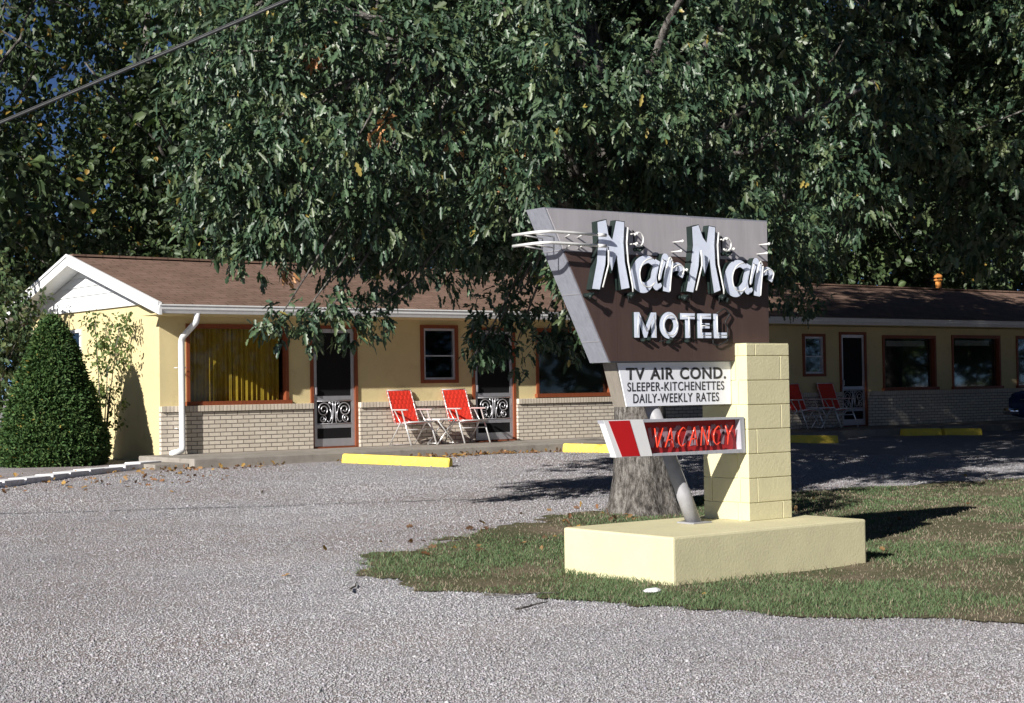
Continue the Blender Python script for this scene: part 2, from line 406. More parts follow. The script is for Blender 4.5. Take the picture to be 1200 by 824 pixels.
def stones():
    N = 330000
    d = 6.2+22*RNG.random(N)**1.9; a = RNG.uniform(YAW-.37, YAW+.37, N)
    x = d*np.sin(a); y = d*np.cos(a)
    k = ~lawn_in(x+RNG.normal(0, .09, N), y+RNG.normal(0, .09, N)) & (y < 21.4); x, y, d = x[k], y[k], d[k]; n = len(x)
    s = RNG.uniform(.0036, .0098, n)*np.clip((d/11)**.4, .85, 1.5)*np.where(RNG.random(n) < .03, 1.7, 1)
    z = ground_z(x, y)+s*.25
    O = np.array([(1, 0, 0), (-1, 0, 0), (0, 1, 0), (0, -1, 0), (0, 0, 1), (0, 0, -1)], float)
    V = O[None]*s[:, None, None]*RNG.uniform(.55, 1.3, (n, 6, 1))
    r = RNG.uniform(0, 6.28, n); c_, s_ = np.cos(r)[:, None], np.sin(r)[:, None]
    tl = RNG.uniform(-.6, .6, n)[:, None]
    vx, vy, vz = V[..., 0], V[..., 1], V[..., 2]*.75
    vz2 = vz+tl*vx
    X = vx*c_-vy*s_+x[:, None]; Y = vx*s_+vy*c_+y[:, None]; Z = vz2+z[:, None]
    T = np.array([0, 2, 4, 2, 1, 4, 1, 3, 4, 3, 0, 4, 2, 0, 5, 1, 2, 5, 3, 1, 5, 0, 3, 5])
    F = np.arange(n)[:, None]*6+T[None]
    g = RNG.choice([.25, .295, .335, .375, .46], n, p=[.12, .28, .33, .2, .07])[:, None]*RNG.uniform(.85, 1.1, (n, 1))
    c = g*np.array([1.04, 1.02, 1.075])*(.80+.38*vnoise(x, y, .45, 61)[:, None])+RNG.uniform(-.015, .015, (n, 3)); c = np.clip(c, .02, .8)
    o = np_mesh('gravel_stones', np.stack([X, Y, Z], -1).reshape(-1, 3), F.ravel(), np.full(n*8, 3), M['stone'], col=np.repeat(c, 6, 0))
    tag(o, 'loose grey crushed stone spread over the parking lot', 'gravel', kind='stuff')
stones()

# ------------------------------------------------------------------ motel building
YF, XW, OX, OY = 23.44, 11.148, .364, .85
YB = YF+5.34; YR = YF+2.67; ZE, ZR, ZS = 2.855, 3.822, .54
XE = 46.0
tag(MB().box(XW-.35, XE, 21.6, YF+.05, .2, ZS, .02).build('walkway', M['concrete']), kind='structure')
tag(MB().box(XW-.9, XW-.36, 21.75, 22.55, .3, .475, .015).build('step_slab', M['concrete']), kind='structure')

bld = thing('motel_building', 'long low yellow motel with brown shingle roof and cream brick wainscot', 'building', (XW, YF, ZS))
wins = [(11.60, 13.44, 1.32, 2.60, 'curtain'), (18.67, 20.52, 1.34, 2.60, 'dark'), (21.43, 23.27, 1.34, 2.60, 'dark'), (28.50, 30.37, 1.33, 2.54, 'shade'), (30.96, 32.80, 1.32, 2.56, 'shade'), (33.44, 35.28, 1.32, 2.56, 'shade'), (39, 40.84, 1.32, 2.56, 'dark')]
small = [(16.09, 16.89, 1.605, 2.63), (25.90, 26.61, 1.64, 2.55)]
doors = [(13.86, 14.78), (17.20, 18.18), (23.69, 24.63), (27.07, 27.95), (36.2, 37.12)]
holes = sorted([(a, b, c, d) for a, b, c, d, _ in wins]+small+[(a, b, ZS, 2.60) for a, b in doors])
ZT = 2.80
w = MB(); x = XW
for a, b, c, d in holes:
    w.box(x, a, YF, YF+.16, .2, ZT)
    if c > ZS+.01: w.box(a, b, YF, YF+.16, .2, c)
    w.box(a, b, YF, YF+.16, d, ZT); x = b
w.box(x, XE, YF, YF+.16, .2, ZT)
w.box(XW, XE, YB-.16, YB, .2, ZT)
w.box(XE-.16, XE, YF+.16, YB-.16, .2, ZT)
w.box(XW, XW+.16, YF+.16, 26.45, .2, ZT); w.box(XW, XW+.16, 27.25, YB-.16, .2, ZT)
w.box(XW, XW+.16, 26.45, 27.25, .2, 1.95); w.box(XW, XW+.16, 26.45, 27.25, 2.62, ZT)
w.build('wall', M['wall'], bld)
# triangle of yellow wall under the siding, gable siding boards
sl = (ZR-ZE)/(YR-(YF-OY))
def roofz(y): return ZE+sl*(y-(YF-OY)) if y <= YR else ZR-sl*(y-YR)
ZTR = 2.955
g = MB(); g.prism([(YF, ZT), (YB, ZT), (YB, ZTR-.02), (YF, ZTR-.02)], XW, XW+.16, 'x'); g.build('gable_wall', M['wall'], bld)
g = MB(); z = ZTR
def span(z):
    yy = YF-OY+(z-ZE)/sl; return max(YF-.02, yy+.2), min(YB+.02, 2*YR-yy-.2)
g.box(XW-.045, XW, YF-.02, YB+.02, ZTR-.03, ZTR+.075)
z = ZTR+.075
while z < ZR-.15:
    h = min(.155, ZR-.1-z); a, b = span(z); c, d = span(z+h)
    if b-a < .25: break
    g.prism([(a, z), (b, z), (max(d, c+.02), z+h), (c, z+h)], XW-.03, XW+.05, 'x')
    vs = [v for v in g.b.verts if abs(v.co.z-(z+h)) < 1e-5 and abs(v.co.x-(XW-.03)) < 1e-5]
    for v in vs: v.co.x += .022
    z += h
g.build('gable_siding', M['white'], bld)
# roof
TH = .09
rf = MB()
yf0, yb0 = YF-OY+.07, YB+OY-.07
x0 = XW-OX
prof = [(yf0, roofz(yf0)), (YR, ZR+.02), (yb0, roofz(yb0)), (yb0, roofz(yb0)-TH), (YR, ZR+.02-TH-.02), (yf0, roofz(yf0)-TH)]
rf.prism(prof, x0+.02, XE+.4, 'x')
roof = rf.build('roof', M['shingle'], bld)
MB().box(x0+.02, XE+.4, YR-.13, YR+.13, ZR+.012, ZR+.045).build('ridge_cap', M['shingle'], roof)
# soffit and ceiling
s = MB(); s.box(x0+.05, XE+.3, YF-OY+.10, YF-.002, ZE-.145, ZE-.125); s.build('soffit', M['wall'], bld)
MB().box(XW+.17, XE-.17, YF+.17, YB-.17, ZT+.002, ZT+.06).build('ceiling', M['dark_in'], bld)
MB().box(XW+.17, XE-.17, YF+.17, YB-.17, .40, ZS-.01).build('floor', M['dark_in'], bld)
for xp in (15.2, 18.45, 24.9, 27.3, 30.65, 36.0): MB().box(xp-.05, xp+.05, YF+.17, YB-.17, ZS, ZT).build('partition', M['dark_in'], bld)
# rake boards
for sgn in (0, 1):
    a, b = (YF-OY+.02, YR) if sgn == 0 else (YB+OY-.02, YR)
    za = roofz(a)
    r = MB(); r.prism([(a, za+.02), (b, ZR+.04), (b, ZR-.145), (a, za-.165)], x0-.03, x0+.018, 'x')
    r.prism([(a, za+.03), (b, ZR+.05), (b, ZR+.005), (a, za-.015)], x0-.052, x0-.032, 'x')
    r.build('rake_board', M['white'], bld)
    r = MB(); r.prism([(a+(.06 if sgn == 0 else -.06), za-.11), (b, ZR-.095), (b, ZR-.115), (a+(.06 if sgn == 0 else -.06), za-.13)], x0+.02, XW-.002, 'x'); r.build('rake_soffit', M['white'], bld)
# gutter
gp = [(-.12, 0), (-.12, -.02), (-.105, -.03), (-.10, -.075), (-.085, -.10), (-.07, -.135), (0, -.135), (0, 0)]
r = MB(); r.prism([(YF-OY+.12+a, ZE+b) for a, b in gp], x0-.02, XE+.4, 'x'); gut = r.build('gutter', M['white'], bld)
# downspout
def round_path(pts, rad=.09, n=5):
    P = [Vector(p) for p in pts]; out = [P[0]]
    for i in range(1, len(P)-1):
        a = (P[i-1]-P[i]).normalized(); b = (P[i+1]-P[i]).normalized()
        k = min(rad, (P[i-1]-P[i]).length*.45, (P[i+1]-P[i]).length*.45)
        s, e = P[i]+a*k, P[i]+b*k
        for j in range(n+1):
            t = j/n; out.append(s*(1-t)**2+P[i]*2*t*(1-t)+e*t*t)
    out.append(P[-1]); return out
d = MB(); d.tube(round_path([(11.42, 22.68, 2.73), (11.42, 22.70, 2.60), (11.44, 23.27, 2.36), (11.44, 23.27, .68), (11.42, 23.25, .60), (11.22, 23.22, .56)], .1), .05, 10)
for zz in (1.9, .95): d.tube([(11.36, 23.27, zz), (11.36, 23.37, zz), (11.52, 23.37, zz), (11.52, 23.27, zz)], .008, 5)
d.build('downspout', M['white'], bld)
# brick wainscot
def wains(a, b):
    k = MB(); k.box(a, b, YF-.08, YF-.001, .42 if a > 20 else .42, 1.205); br = k.build('brick_wainscot', M['brick'], bld)
    k = MB(); k.box(a-.0, b, YF-.115, YF-.001, 1.207, 1.30, .006); k.build('rowlock_cap', M['brick_cap'], br)
for a, b in ((XW-.02, 13.86), (14.78, 17.20), (18.18, 23.69), (24.63, 27.07), (27.95, 36.2), (37.12, XE)): wains(a, b)
# windows
def big_window(a, b, c, d, kind):
    f = MB(); t = .055; y0, y1 = YF-.03, YF+.10
    f.box(a, a+t, y0, y1, c, d); f.box(b-t, b, y0, y1, c, d); f.box(a+t, b-t, y0, y1, d-t*1.3, d)
    f.box(a-.03, b+.03, y0-.05, y1, c-.025, c+.045)
    w = f.build('window', M['rust_trim'], bld)
    MB().box(a+t, b-t, YF+.07, YF+.078, c+.045, d-t*1.3).build('pane', M['glass'], w)
    if kind == 'curtain':
        for xa, xb, sd_ in ((a+.06, a+.88, 1), (a+.90, b-.11, 2)):
            n = 150; xs_ = np.linspace(xa, xb, n); rr = np.random.default_rng(sd_)
            ph = np.cumsum(rr.uniform(.5, 1.5, n))/n*2*np.pi*9
            yy = YF+.135+.026*np.sin(ph)+.010*np.sin(ph*2.3+1)
            V = []; 
            for zz in (c+.02, (c+d)/2, d-.03):
                kk = 1+.10*(zz-c); V += [(x_, YF+.135+(y_-YF-.135)*kk, zz) for x_, y_ in zip(xs_, yy)]
            F = []
            for j in range(2):
                for i in range(n-1): F += [j*n+i, j*n+i+1, (j+1)*n+i+1, (j+1)*n+i]
            np_mesh('curtain', np.array(V), np.array(F), np.full(len(F)//4, 4), M['gold'], w, smooth=True)
    if kind == 'shade':
        MB().box(a+.32, b-.22, YF+.135, YF+.143, d-.24, d-.12).build('roller_shade', M['shade'], w)
    return w
for q in wins: big_window(*q)
def sash_window(a, b, c, d):
    f = MB(); t = .06; y0 = YF-.035
    f.box(a, a+t, y0, YF+.1, c, d); f.box(b-t, b, y0, YF+.1, c, d); f.box(a+t, b-t, y0, YF+.1, d-t, d); f.box(a+t, b-t, y0, YF+.1, c, c+t)
    w = f.build('window', M['rust_trim'], bld)
    s = MB(); a, b, c, d = a+t, b-t, c+t, d-t; t = .04; y0 = YF-.01; zm = (c+d)/2-.03
    s.box(a, a+t, y0, YF+.05, c, d); s.box(b-t, b, y0, YF+.05, c, d); s.box(a+t, b-t, y0, YF+.05, d-t, d); s.box(a+t, b-t, y0, YF+.05, c, c+t); s.box(a+t, b-t, y0, YF+.05, zm-.012, zm+.012)
    s.build('sash', M['alu'], w)
    MB().box(a+t, b-t, YF+.02, YF+.026, c+t, d-t).build('pane', M['glass'], w)
for q in small: sash_window(*q)
# gable window
f = MB(); t = .05
for y0, y1, z0, z1 in ((26.45, 26.5, 1.95, 2.62), (27.2, 27.25, 1.95, 2.62), (26.5, 27.2, 2.57, 2.62), (26.5, 27.2, 1.95, 2.0), (26.5, 27.2, 2.27, 2.3)): f.box(XW-.03, XW+.08, y0, y1, z0, z1)
gw = f.build('window', M['white'], bld); gw['label'] = 'small white framed window in the gable end'
MB().box(XW+.05, XW+.056, 26.5, 27.2, 2.0, 2.57).build('pane', M['glass'], gw)
# screen doors
def spiral(cx, cz, r0, r1, a0, turns, y, n=44):
    return [(cx+(r0+(r1-r0)*i/n)*math.cos(a0+turns*2*math.pi*i/n), y, cz+(r0+(r1-r0)*i/n)*math.sin(a0+turns*2*math.pi*i/n)) for i in range(n+1)]
def screen_door(a, b):
    j = MB(); t = .055
    j.box(a, a+t, YF-.03, YF+.12, ZS, 2.60); j.box(b-t, b, YF-.03, YF+.12, ZS, 2.60); j.box(a+t, b-t, YF-.03, YF+.12, 2.545, 2.60)
    j.box(a+t, b-t, YF-.04, YF+.12, ZS, ZS+.025)
    jm = j.build('door', M['rust_trim'], bld)
    a, b = a+t+.004, b-t-.004; z0, z1 = ZS+.03, 2.54; y = YF+.0; s = .065
    f = MB()
    f.box(a, a+s, y, y+.03, z0, z1); f.box(b-s, b, y, y+.03, z0, z1); f.box(a+s, b-s, y, y+.03, z1-s, z1)
    f.box(a+s, b-s, y, y+.03, 1.345, 1.415); f.box(a+s, b-s, y, y+.03, .875, .935); f.box(a+s, b-s, y, y+.03, z0, .70)
    f.build('screen_frame', M['alu'], jm)
    MB().box(a+s, b-s, y+.012, y+.018, .935, z1-s).build('screen', M['screen'], jm)
    MB().box(a+s, b-s, y+.008, y+.02, .70, .875).build('kick_panel', M['screen'], jm)
    g = MB(); cx, cz = (a+b)/2, 1.14; yy = y+.002; r = .0095
    for m in (-1, 1):
        def mir(p): return [(cx+m*(q[0]-cx), q[1], q[2]) for q in p]
        g.tube(mir(spiral(cx+.205, cz+.045, .125, .022, math.pi*.95, -1.9, yy)), r, 6)
        g.tube(mir(spiral(cx+.225, cz-.105, .072, .018, math.pi*.5, 1.5, yy)), r*.9, 6)
        g.tube(mir([(cx+.08, yy, cz+.06), (cx+.055, yy, cz-.01), (cx+.05, yy, cz-.08), (cx+.075, yy, cz-.14), (cx+.11, yy, cz-.165), (cx+.14, yy, cz-.14)]), r, 6)
        g.tube(mir([(cx+.03, yy, cz+.19), (cx+.02, yy, cz+.1), (cx+.022, yy, cz), (cx+.03, yy, cz-.1), (cx+.045, yy, cz-.19)]), r, 6)
        g.tube(mir(spiral(cx+.06, cz+.155, .04, .012, -.3, 1.2, yy)), r*.8, 6)
    g.tube([(a+s, yy, cz+.19), (b-s, yy, cz+.19)], r, 6); g.tube([(a+s, yy, cz-.19), (b-s, yy, cz-.19)], r, 6)
    g.build('scroll_grille', M['alu'], jm)
    h = MB(); h.box(a+.02, a+.045, y-.05, y-.001, 1.44, 1.56, .006); h.build('handle', M['alu'], jm)
    MB().box(a-.004, b+.004, YF+.06, YF+.10, ZS+.025, 2.545).build('inner_panel', M['dark_in'], jm)
for q in doors: screen_door(*q)

# flue on the far ridge
fl = MB(); fl.tube([(34.0, 26.1, 3.75), (34.0, 26.1, 4.06)], .075, 14); fl.tube([(34.0, 26.1, 4.06), (34.0, 26.1, 4.10)], .11, 14); fl.tube([(34.0, 26.1, 4.14), (34, 26.1, 4.20), (34, 26.1, 4.25)], [.12, .1, .03], 14)
for k in range(4):
    an = k*math.pi/2; fl.tube([(34+.08*math.cos(an), 26.1+.08*math.sin(an), 4.10), (34+.08*math.cos(an), 26.1+.08*math.sin(an), 4.14)], .012, 5)
fl.build('flue_pipe', M['terra'], bld)

# ------------------------------------------------------------------ kerb of white blocks by the gable
kb = MB(); kp = [Vector((6.0, 19.45)), Vector((7.47, 20.38)), Vector((8.3, 20.95)), Vector((9.49, 21.85)), Vector((10.35, 22.35))]
def along(P, d):
    for i in range(len(P)-1):
        L_ = (P[i+1]-P[i]).length
        if d <= L_: return P[i]+(P[i+1]-P[i])*d/L_, (P[i+1]-P[i]).normalized()
        d -= L_
    return P[-1], (P[-1]-P[-2]).normalized()
tot = sum((kp[i+1]-kp[i]).length for i in range(len(kp)-1)); dd = .2; q = random.Random(3)
while dd < tot:
    L_ = q.uniform(.42, .62); p, t = along(kp, dd+L_/2); h = q.uniform(.06, .08)
    z = float(ground_z(p.x, p.y)); an = math.atan2(t.y, t.x)+q.uniform(-.03, .03)
    kb.box(p.x-L_/2+.012, p.x+L_/2-.012, p.y-.14, p.y+.14, z-.06, z+h, .015, Matrix.Rotation(an, 3, 'Z')); dd += L_
tag(kb.build('kerb', M['kerb_white']), kind='structure')

# ------------------------------------------------------------------ motel sign
XS, YS, HB = 8.339, 8.86, .371
PX, PY, PXW, PYW, PTOP = 9.733, 9.419, .508, .531, 1.842
sign = thing('motel_sign', 'brown and grey angular neon motel sign on a cream block base', 'sign', (9.43, 9.5, 0))
b = MB(); b.box(XS, XS+2.184, YS, YS+1.285, -.25, HB, .018); b.build('base', M['sign_base'], sign)
# block pillar
pl = MB(); pl.box(PX+.007, PX+PXW-.007, PY+.007, PY+PYW-.007, HB-.02, PTOP-.004)
pil = pl.build('pillar', M['sign_base'], sign)
bk = MB(); z = HB+.002; hs = [.150]+[.203]*5+[.203, .098]; row = 0
for h in hs:
    z1 = min(z+h-.007, PTOP)
    cut = (.10 if row % 2 else .40)
    jx = PX+cut; jy = PY+(PYW-cut)
    e = .0035; bev = .004
    if row % 3 == 2: jx = None
    segs = [(PX, PX+PXW)] if jx is None else [(PX, jx-e), (jx+e, PX+PXW)]
    for a, c in segs: bk.box(a, c, PY, PY+.10, z, z1, bev)
    for a, c in ((PY+.104, jy-e), (jy+e, PY+PYW)):
        if c-a > .03: bk.box(PX, PX+.10, a, c, z, z1, bev)
    bk.box(PX+PXW-.10, PX+PXW, PY+.104, PY+PYW, z, z1, bev)
    bk.box(PX+.104, PX+PXW-.104, PY+PYW-.1, PY+PYW, z, z1, bev)
    z += h; row += 1
bk.build('concrete_blocks', M['sign_base'], pil)
MB().box(PX+.004, PX+PXW-.004, PY+.004, PY+PYW-.004, PTOP-.02, PTOP+.001).build('cap', M['sign_base'], pil)
# raking pole
p0, p1 = Vector((9.325, 9.65, HB-.01)), Vector((8.86, 9.675, 1.40))
pm = p0.lerp(p1, .27)
pm2 = p0.lerp(p1, .275)
pt = MB(); pt.tube([p0, pm, pm2, p1], [.064, .064, .060, .059], 18); pt.box(9.22, 9.43, 9.55, 9.75, HB-.002, HB+.012, .004); pt.build('pole', M['pole'], sign)
# main cabinet
F0 = 9.562
cab = [(7.724, 2.871), (10.159, 2.892), (10.156, 1.846), (9.735, 1.846), (9.73, 1.70), (8.345, 1.69)]
c = MB(); c.prism(cab, F0, F0+.225); cabo = c.build('cabinet', M['side_skin'], sign)
# lip strips along the slanted edge
def on_edge(t, off=0.):
    a, bb = Vector((7.724, 2.871)), Vector((8.345, 1.69)); d = (bb-a); n_ = Vector((d.y, -d.x)).normalized()
    if n_.x < 0: n_ = -n_
    return a+d*t+n_*off
# face panels, set proud of the cabinet
e = .012
lf = lambda z: 7.724+(2.871-z)/(2.871-1.69)*(8.345-7.724)
hp = MB(); ztop = 2.868; zband = 2.545
for xa, xb in ((None, 8.47), (8.474, 9.25), (9.254, 10.145)):
    za = zband+.0; L0 = [(lf(2.86)+e, 2.862), (lf(za)+e, za)] if xa is None else [(xa, 2.868), (xa, za)]
    hp.prism([L0[0], (xb, 2.872+.008*(xb > 10)), (xb, za), L0[1]], F0-.010, F0-.001)
hp.build('header_panel', M['header'], cabo)
bp = MB(); zb = zband-.004
bp.prism([(lf(zb)+e, zb), (8.43, zb), (8.43, 1.70), (lf(1.70)+e, 1.70)], F0-.010, F0-.001)
bp.prism([(8.433, zb), (9.243, zb), (9.243, 1.70), (8.433, 1.70)], F0-.010, F0-.001)
bp.prism([(9.246, zb), (10.145, zb), (10.145, 1.852), (9.74, 1.852), (9.725, 1.70), (9.246, 1.70)], F0-.010, F0-.001)
bp.build('brown_panel', M['brown'], cabo)
# seams on the slanted side
for t in (.27, .55, .86):
    p = on_edge(t, -.003); d = Vector((8.345-7.724, 1.69-2.871)).normalized()*.004
    sk = MB(); sk.prism([(p.x-d.x, p.y-d.y), (p.x+d.x, p.y+d.y), (p.x+d.x+.006, p.y+d.y), (p.x-d.x+.006, p.y-d.y)], F0+.002, F0+.223); sk.build('side_seam', M['pole'], cabo)
# lower cabinet with the rates board
lc = MB(); lc.prism([(8.452, 1.688), (9.728, 1.698), (9.728, 1.337), (8.562, 1.337)], 9.612, 9.76); lco = lc.build('lower_cabinet', M['under_skin'], sign)
rb = MB(); rb.prism([(8.474, 1.686), (9.728, 1.694), (9.722, 1.340), (8.560, 1.340)], 9.600, 9.611); rbo = rb.build('rates_board', M['white_board'], lco)
def text_mesh(txt, x0, x1, z0, z1, y, depth=.002, bold=0., slant=0.):
    cu = bpy.data.curves.new('t', 'FONT'); cu.body = txt; cu.size = 1; cu.offset = bold; cu.space_character = 1.1; cu.space_word = 1.25; cu.extrude = .0
    ob = bpy.data.objects.new('t', cu); COL.objects.link(ob)
    dg = bpy.context.evaluated_depsgraph_get(); me = bpy.data.meshes.new_from_object(ob.evaluated_get(dg))
    bpy.data.objects.remove(ob); bpy.data.curves.remove(cu)
    v = np.empty(len(me.vertices)*3); me.vertices.foreach_get('co', v); v = v.reshape(-1, 3)
    mn, mx = v.min(0), v.max(0)
    X = x0+(v[:, 0]-mn[0])/(mx[0]-mn[0])*(x1-x0); Z = z0+(v[:, 1]-mn[1])/(mx[1]-mn[1])*(z1-z0)
    X += slant*(Z-z0)
    o = np.stack([X, np.full(len(v), y), Z], 1); me.vertices.foreach_set('co', o.ravel()); me.update()
    bmh = bmesh.new(); bmh.from_mesh(me)
    r_ = bmesh.ops.extrude_face_region(bmh, geom=bmh.faces[:])
    for g_ in r_['geom']:
        if isinstance(g_, bmesh.types.BMVert): g_.co.y += depth
    bmesh.ops.recalc_face_normals(bmh, faces=bmh.faces[:]); bmh.to_mesh(me); bmh.free()
    return me
def words_of(me):
    """splits a line of lettering at its word gaps"""
    bmh = bmesh.new(); bmh.from_mesh(me); iv = sorted((min(v.co.x for v in f.verts), max(v.co.x for v in f.verts)) for f in bmh.faces)
    zh_ = max(v.co.z for v in bmh.verts)-min(v.co.z for v in bmh.verts); cuts = []; e_ = iv[0][1]
    for a, b_ in iv:
        if a-e_ > .38*zh_: cuts.append((a+e_)/2)
        e_ = max(e_, b_)
    bmh.free(); out = []; lo_ = -1e9
    for hi_ in cuts+[1e9]:
        m_ = me.copy(); bmh = bmesh.new(); bmh.from_mesh(m_)
        bmesh.ops.delete(bmh, geom=[v for v in bmh.verts if not lo_ < v.co.x < hi_], context='VERTS'); bmh.to_mesh(m_); bmh.free(); out.append(m_); lo_ = hi_
    return out
def join_text(parts, name, mat, parent):
    bmh = bmesh.new()
    bmh.free()
    for me in parts:
        for w_ in words_of(me): link(name, w_, mat, parent)
TY = 9.5985
join_text([text_mesh('TV AIR COND.', 8.556, 9.668, 1.551, 1.648, TY-.001, .002, .024)], 'lettering', M['black'], rbo)
join_text([text_mesh('SLEEPER-KITCHENETTES', 8.568, 9.645, 1.460, 1.532, TY-.001, .002, .006)], 'lettering', M['black'], rbo)
join_text([text_mesh('DAILY-WEEKLY RATES', 8.628, 9.582, 1.366, 1.440, TY-.001, .002, .006)], 'lettering', M['black'], rbo)

# channel letters "Mar Mar"
LY = 9.487     # front faces
LB = F0-.012
LM = [M['letter'], M['dark_side']]
def letter_obj(polys, name='letter', d0=LY, d1=LB, parent=cabo, rim=.0055):
    m = MB()
    for i, p in enumerate(polys): m.prism(p, d0+.0016*i, d1, side_mat=1, face_mat=0)
    if rim:
        ff = [f for f in m.b.faces if f.normal.y < -.9]
        for f in bmesh.ops.inset_individual(m.b, faces=ff, thickness=rim, use_even_offset=True)['faces']: f.material_index = 1
    return m.build(name, LM, parent)
def stroke(pts, ws, n=6):
    """outline polygon of a smooth brush stroke through pts with widths ws"""
    P = [Vector(p) for p in pts]; k = len(P); S = []
    for i in range(k-1):
        p0, p1, p2, p3 = P[max(i-1, 0)], P[i], P[i+1], P[min(i+2, k-1)]
        for j in range(n):
            t = j/n; q = .5*((2*p1)+(-p0+p2)*t+(2*p0-5*p1+4*p2-p3)*t*t+(-p0+3*p1-3*p2+p3)*t**3)
            S.append((q, ws[i]*(1-t)+ws[i+1]*t))
    S.append((P[-1], ws[-1])); Lp, Rp = [], []
    for i, (q, w_) in enumerate(S):
        a = S[max(i-1, 0)][0]; bb = S[min(i+1, len(S)-1)][0]; t = (bb-a).normalized(); n_ = Vector((-t.y, t.x))
        Lp.append(tuple(q+n_*w_/2)); Rp.append(tuple(q-n_*w_/2))
    return Lp+Rp[::-1], [tuple(s[0]) for s in S]
M1 = [(8.183, 2.779), (8.282, 2.802), (8.304, 2.685), (8.336, 2.654), (8.377, 2.8), (8.473, 2.793), (8.459, 2.625), (8.47, 2.474), (8.516, 2.27), (8.42, 2.253), (8.393, 2.405), (8.38, 2.505), (8.327, 2.384), (8.279, 2.558), (8.267, 2.448), (8.205, 2.248), (8.117, 2.253), (8.171, 2.464), (8.192, 2.633)]
M2 = [(9.196, 2.79), (9.278, 2.81), (9.327, 2.705), (9.359, 2.675), (9.388, 2.807), (9.47, 2.799), (9.455, 2.647), (9.462, 2.489), (9.518, 2.275), (9.434, 2.249), (9.405, 2.407), (9.391, 2.514), (9.335, 2.389), (9.282, 2.565), (9.272, 2.472), (9.204, 2.248), (9.117, 2.258), (9.171, 2.459), (9.203, 2.637)]
def tube_on(pts, off=.03, r=.007):
    MB().tube([(p[0], LY-off, p[1]) for p in pts], r, 7).build('neon_tube', M['neon'], cabo)
def post(x_, z_, d=.05):
    k_ = MB(); k_.tube([(x_, LY-.04, z_), (x_, LB+.004, z_)], .006, 6); k_.ball((x_, LY-.045, z_), .014); k_.build('tube_support', M['neon'], cabo)
def housing(x_, z_):
    k_ = MB(); k_.ball((x_, LY-.005, z_), (.022, .03, .022)); k_.tube([(x_, LY-.01, z_), (x_, LB, z_)], .017, 8)
    k_.tube([(x_-.02, LY-.02, z_-.02), (x_+.03, LY-.015, z_+.012)], .012, 7); k_.build('electrode_housing', M['dark_side'], cabo)
def loop(pts): MB().tube(round_path([(a, LY+.02+dy, c_) for a, dy, c_ in pts], .02), .006, 6).build('cable_loop', M['wire'], cabo)
for Mp, dx in ((M1, 0), (M2, 1)):
    letter_obj([Mp])
    X = lambda i: Mp[i]
    # tubes run down the right edge of each leg and through the middle strokes
    tube_on([(X(5)[0]+.004, X(5)[1]-.05), (X(6)[0]+.004, X(6)[1]), (X(7)[0]+.004, X(7)[1]), (X(8)[0]+.002, X(8)[1]+.01), (X(8)[0]+.003, X(8)[1]-.03)])
    tube_on([(X(13)[0]-.012, X(13)[1]+.03), (X(13)[0]-.006, X(13)[1]-.02), (X(14)[0]+.004, X(14)[1]), (X(15)[0]+.002, X(15)[1]+.02)])
    for q in ((X(16)[0]-.02, X(16)[1]-.045), (X(8)[0]+.005, X(8)[1]-.05)): housing(*q)
    loop([(X(16)[0]-.01, 0, X(16)[1]-.05), (X(16)[0]+.10, .05, X(16)[1]-.085), (X(16)[0]+.13, .05, X(16)[1]-.02), (X(15)[0]+.01, .02, X(15)[1]+.03)])
    loop([(X(8)[0], 0, X(8)[1]-.06), (X(8)[0]+.05, .06, X(8)[1]-.115), (X(8)[0]+.02, .07, X(8)[1]-.03)])
def script_ar(a_bowl, a_down, r_loop, r_stem, r_arm):
    bowl, c0 = stroke(a_bowl, [.05, .058, .078, .10, .098, .08, .055, .04]); down, c1 = stroke(a_down, [.055, .062, .066, .058, .026])
    letter_obj([bowl, down], rim=0)
    lp, c2 = stroke(r_loop, [.024, .034, .05, .06, .05]); stm, c3 = stroke(r_stem, [.05, .066, .076, .072]); arm, c4 = stroke(r_arm, [.04, .055, .068, .066, .055])
    letter_obj([lp, stm, arm], rim=0)
    tube_on([(p[0]+.02, p[1]+.004) for p in c0[6:-8]], .03, .0055); tube_on([(p[0]+.03, p[1]) for p in c1[:14]], .03, .006)
    tube_on([(p[0]+.026, p[1]-.004) for p in c2[8:]], .03, .0055); tube_on([(p[0]+.012, p[1]) for p in c3[2:]], .03, .0055); tube_on([(p[0]-.004, p[1]+.012) for p in c4[6:]], .03, .0055)
script_ar([(8.783, 2.47), (8.712, 2.505), (8.623, 2.476), (8.575, 2.392), (8.599, 2.303), (8.68, 2.28), (8.754, 2.34), (8.788, 2.427)], [(8.816, 2.501), (8.788, 2.427), (8.77, 2.35), (8.8, 2.289), (8.853, 2.31)], [(8.833, 2.352), (8.85, 2.42), (8.87, 2.478), (8.895, 2.531), (8.921, 2.505)], [(8.942, 2.514), (8.93, 2.432), (8.917, 2.354), (8.904, 2.253)], [(8.917, 2.354), (8.961, 2.429), (9.031, 2.458), (9.079, 2.429), (9.061, 2.378)])
script_ar([(9.819, 2.468), (9.745, 2.506), (9.655, 2.475), (9.605, 2.387), (9.629, 2.294), (9.712, 2.27), (9.788, 2.332), (9.823, 2.424)], [(9.852, 2.502), (9.823, 2.424), (9.804, 2.343), (9.835, 2.279), (9.889, 2.3)], [(9.869, 2.344), (9.887, 2.416), (9.907, 2.477), (9.933, 2.533), (9.959, 2.505)], [(9.981, 2.514), (9.968, 2.428), (9.955, 2.347), (9.941, 2.241)], [(9.955, 2.347), (10.0, 2.425), (10.072, 2.456), (10.12, 2.425), (10.102, 2.371)])
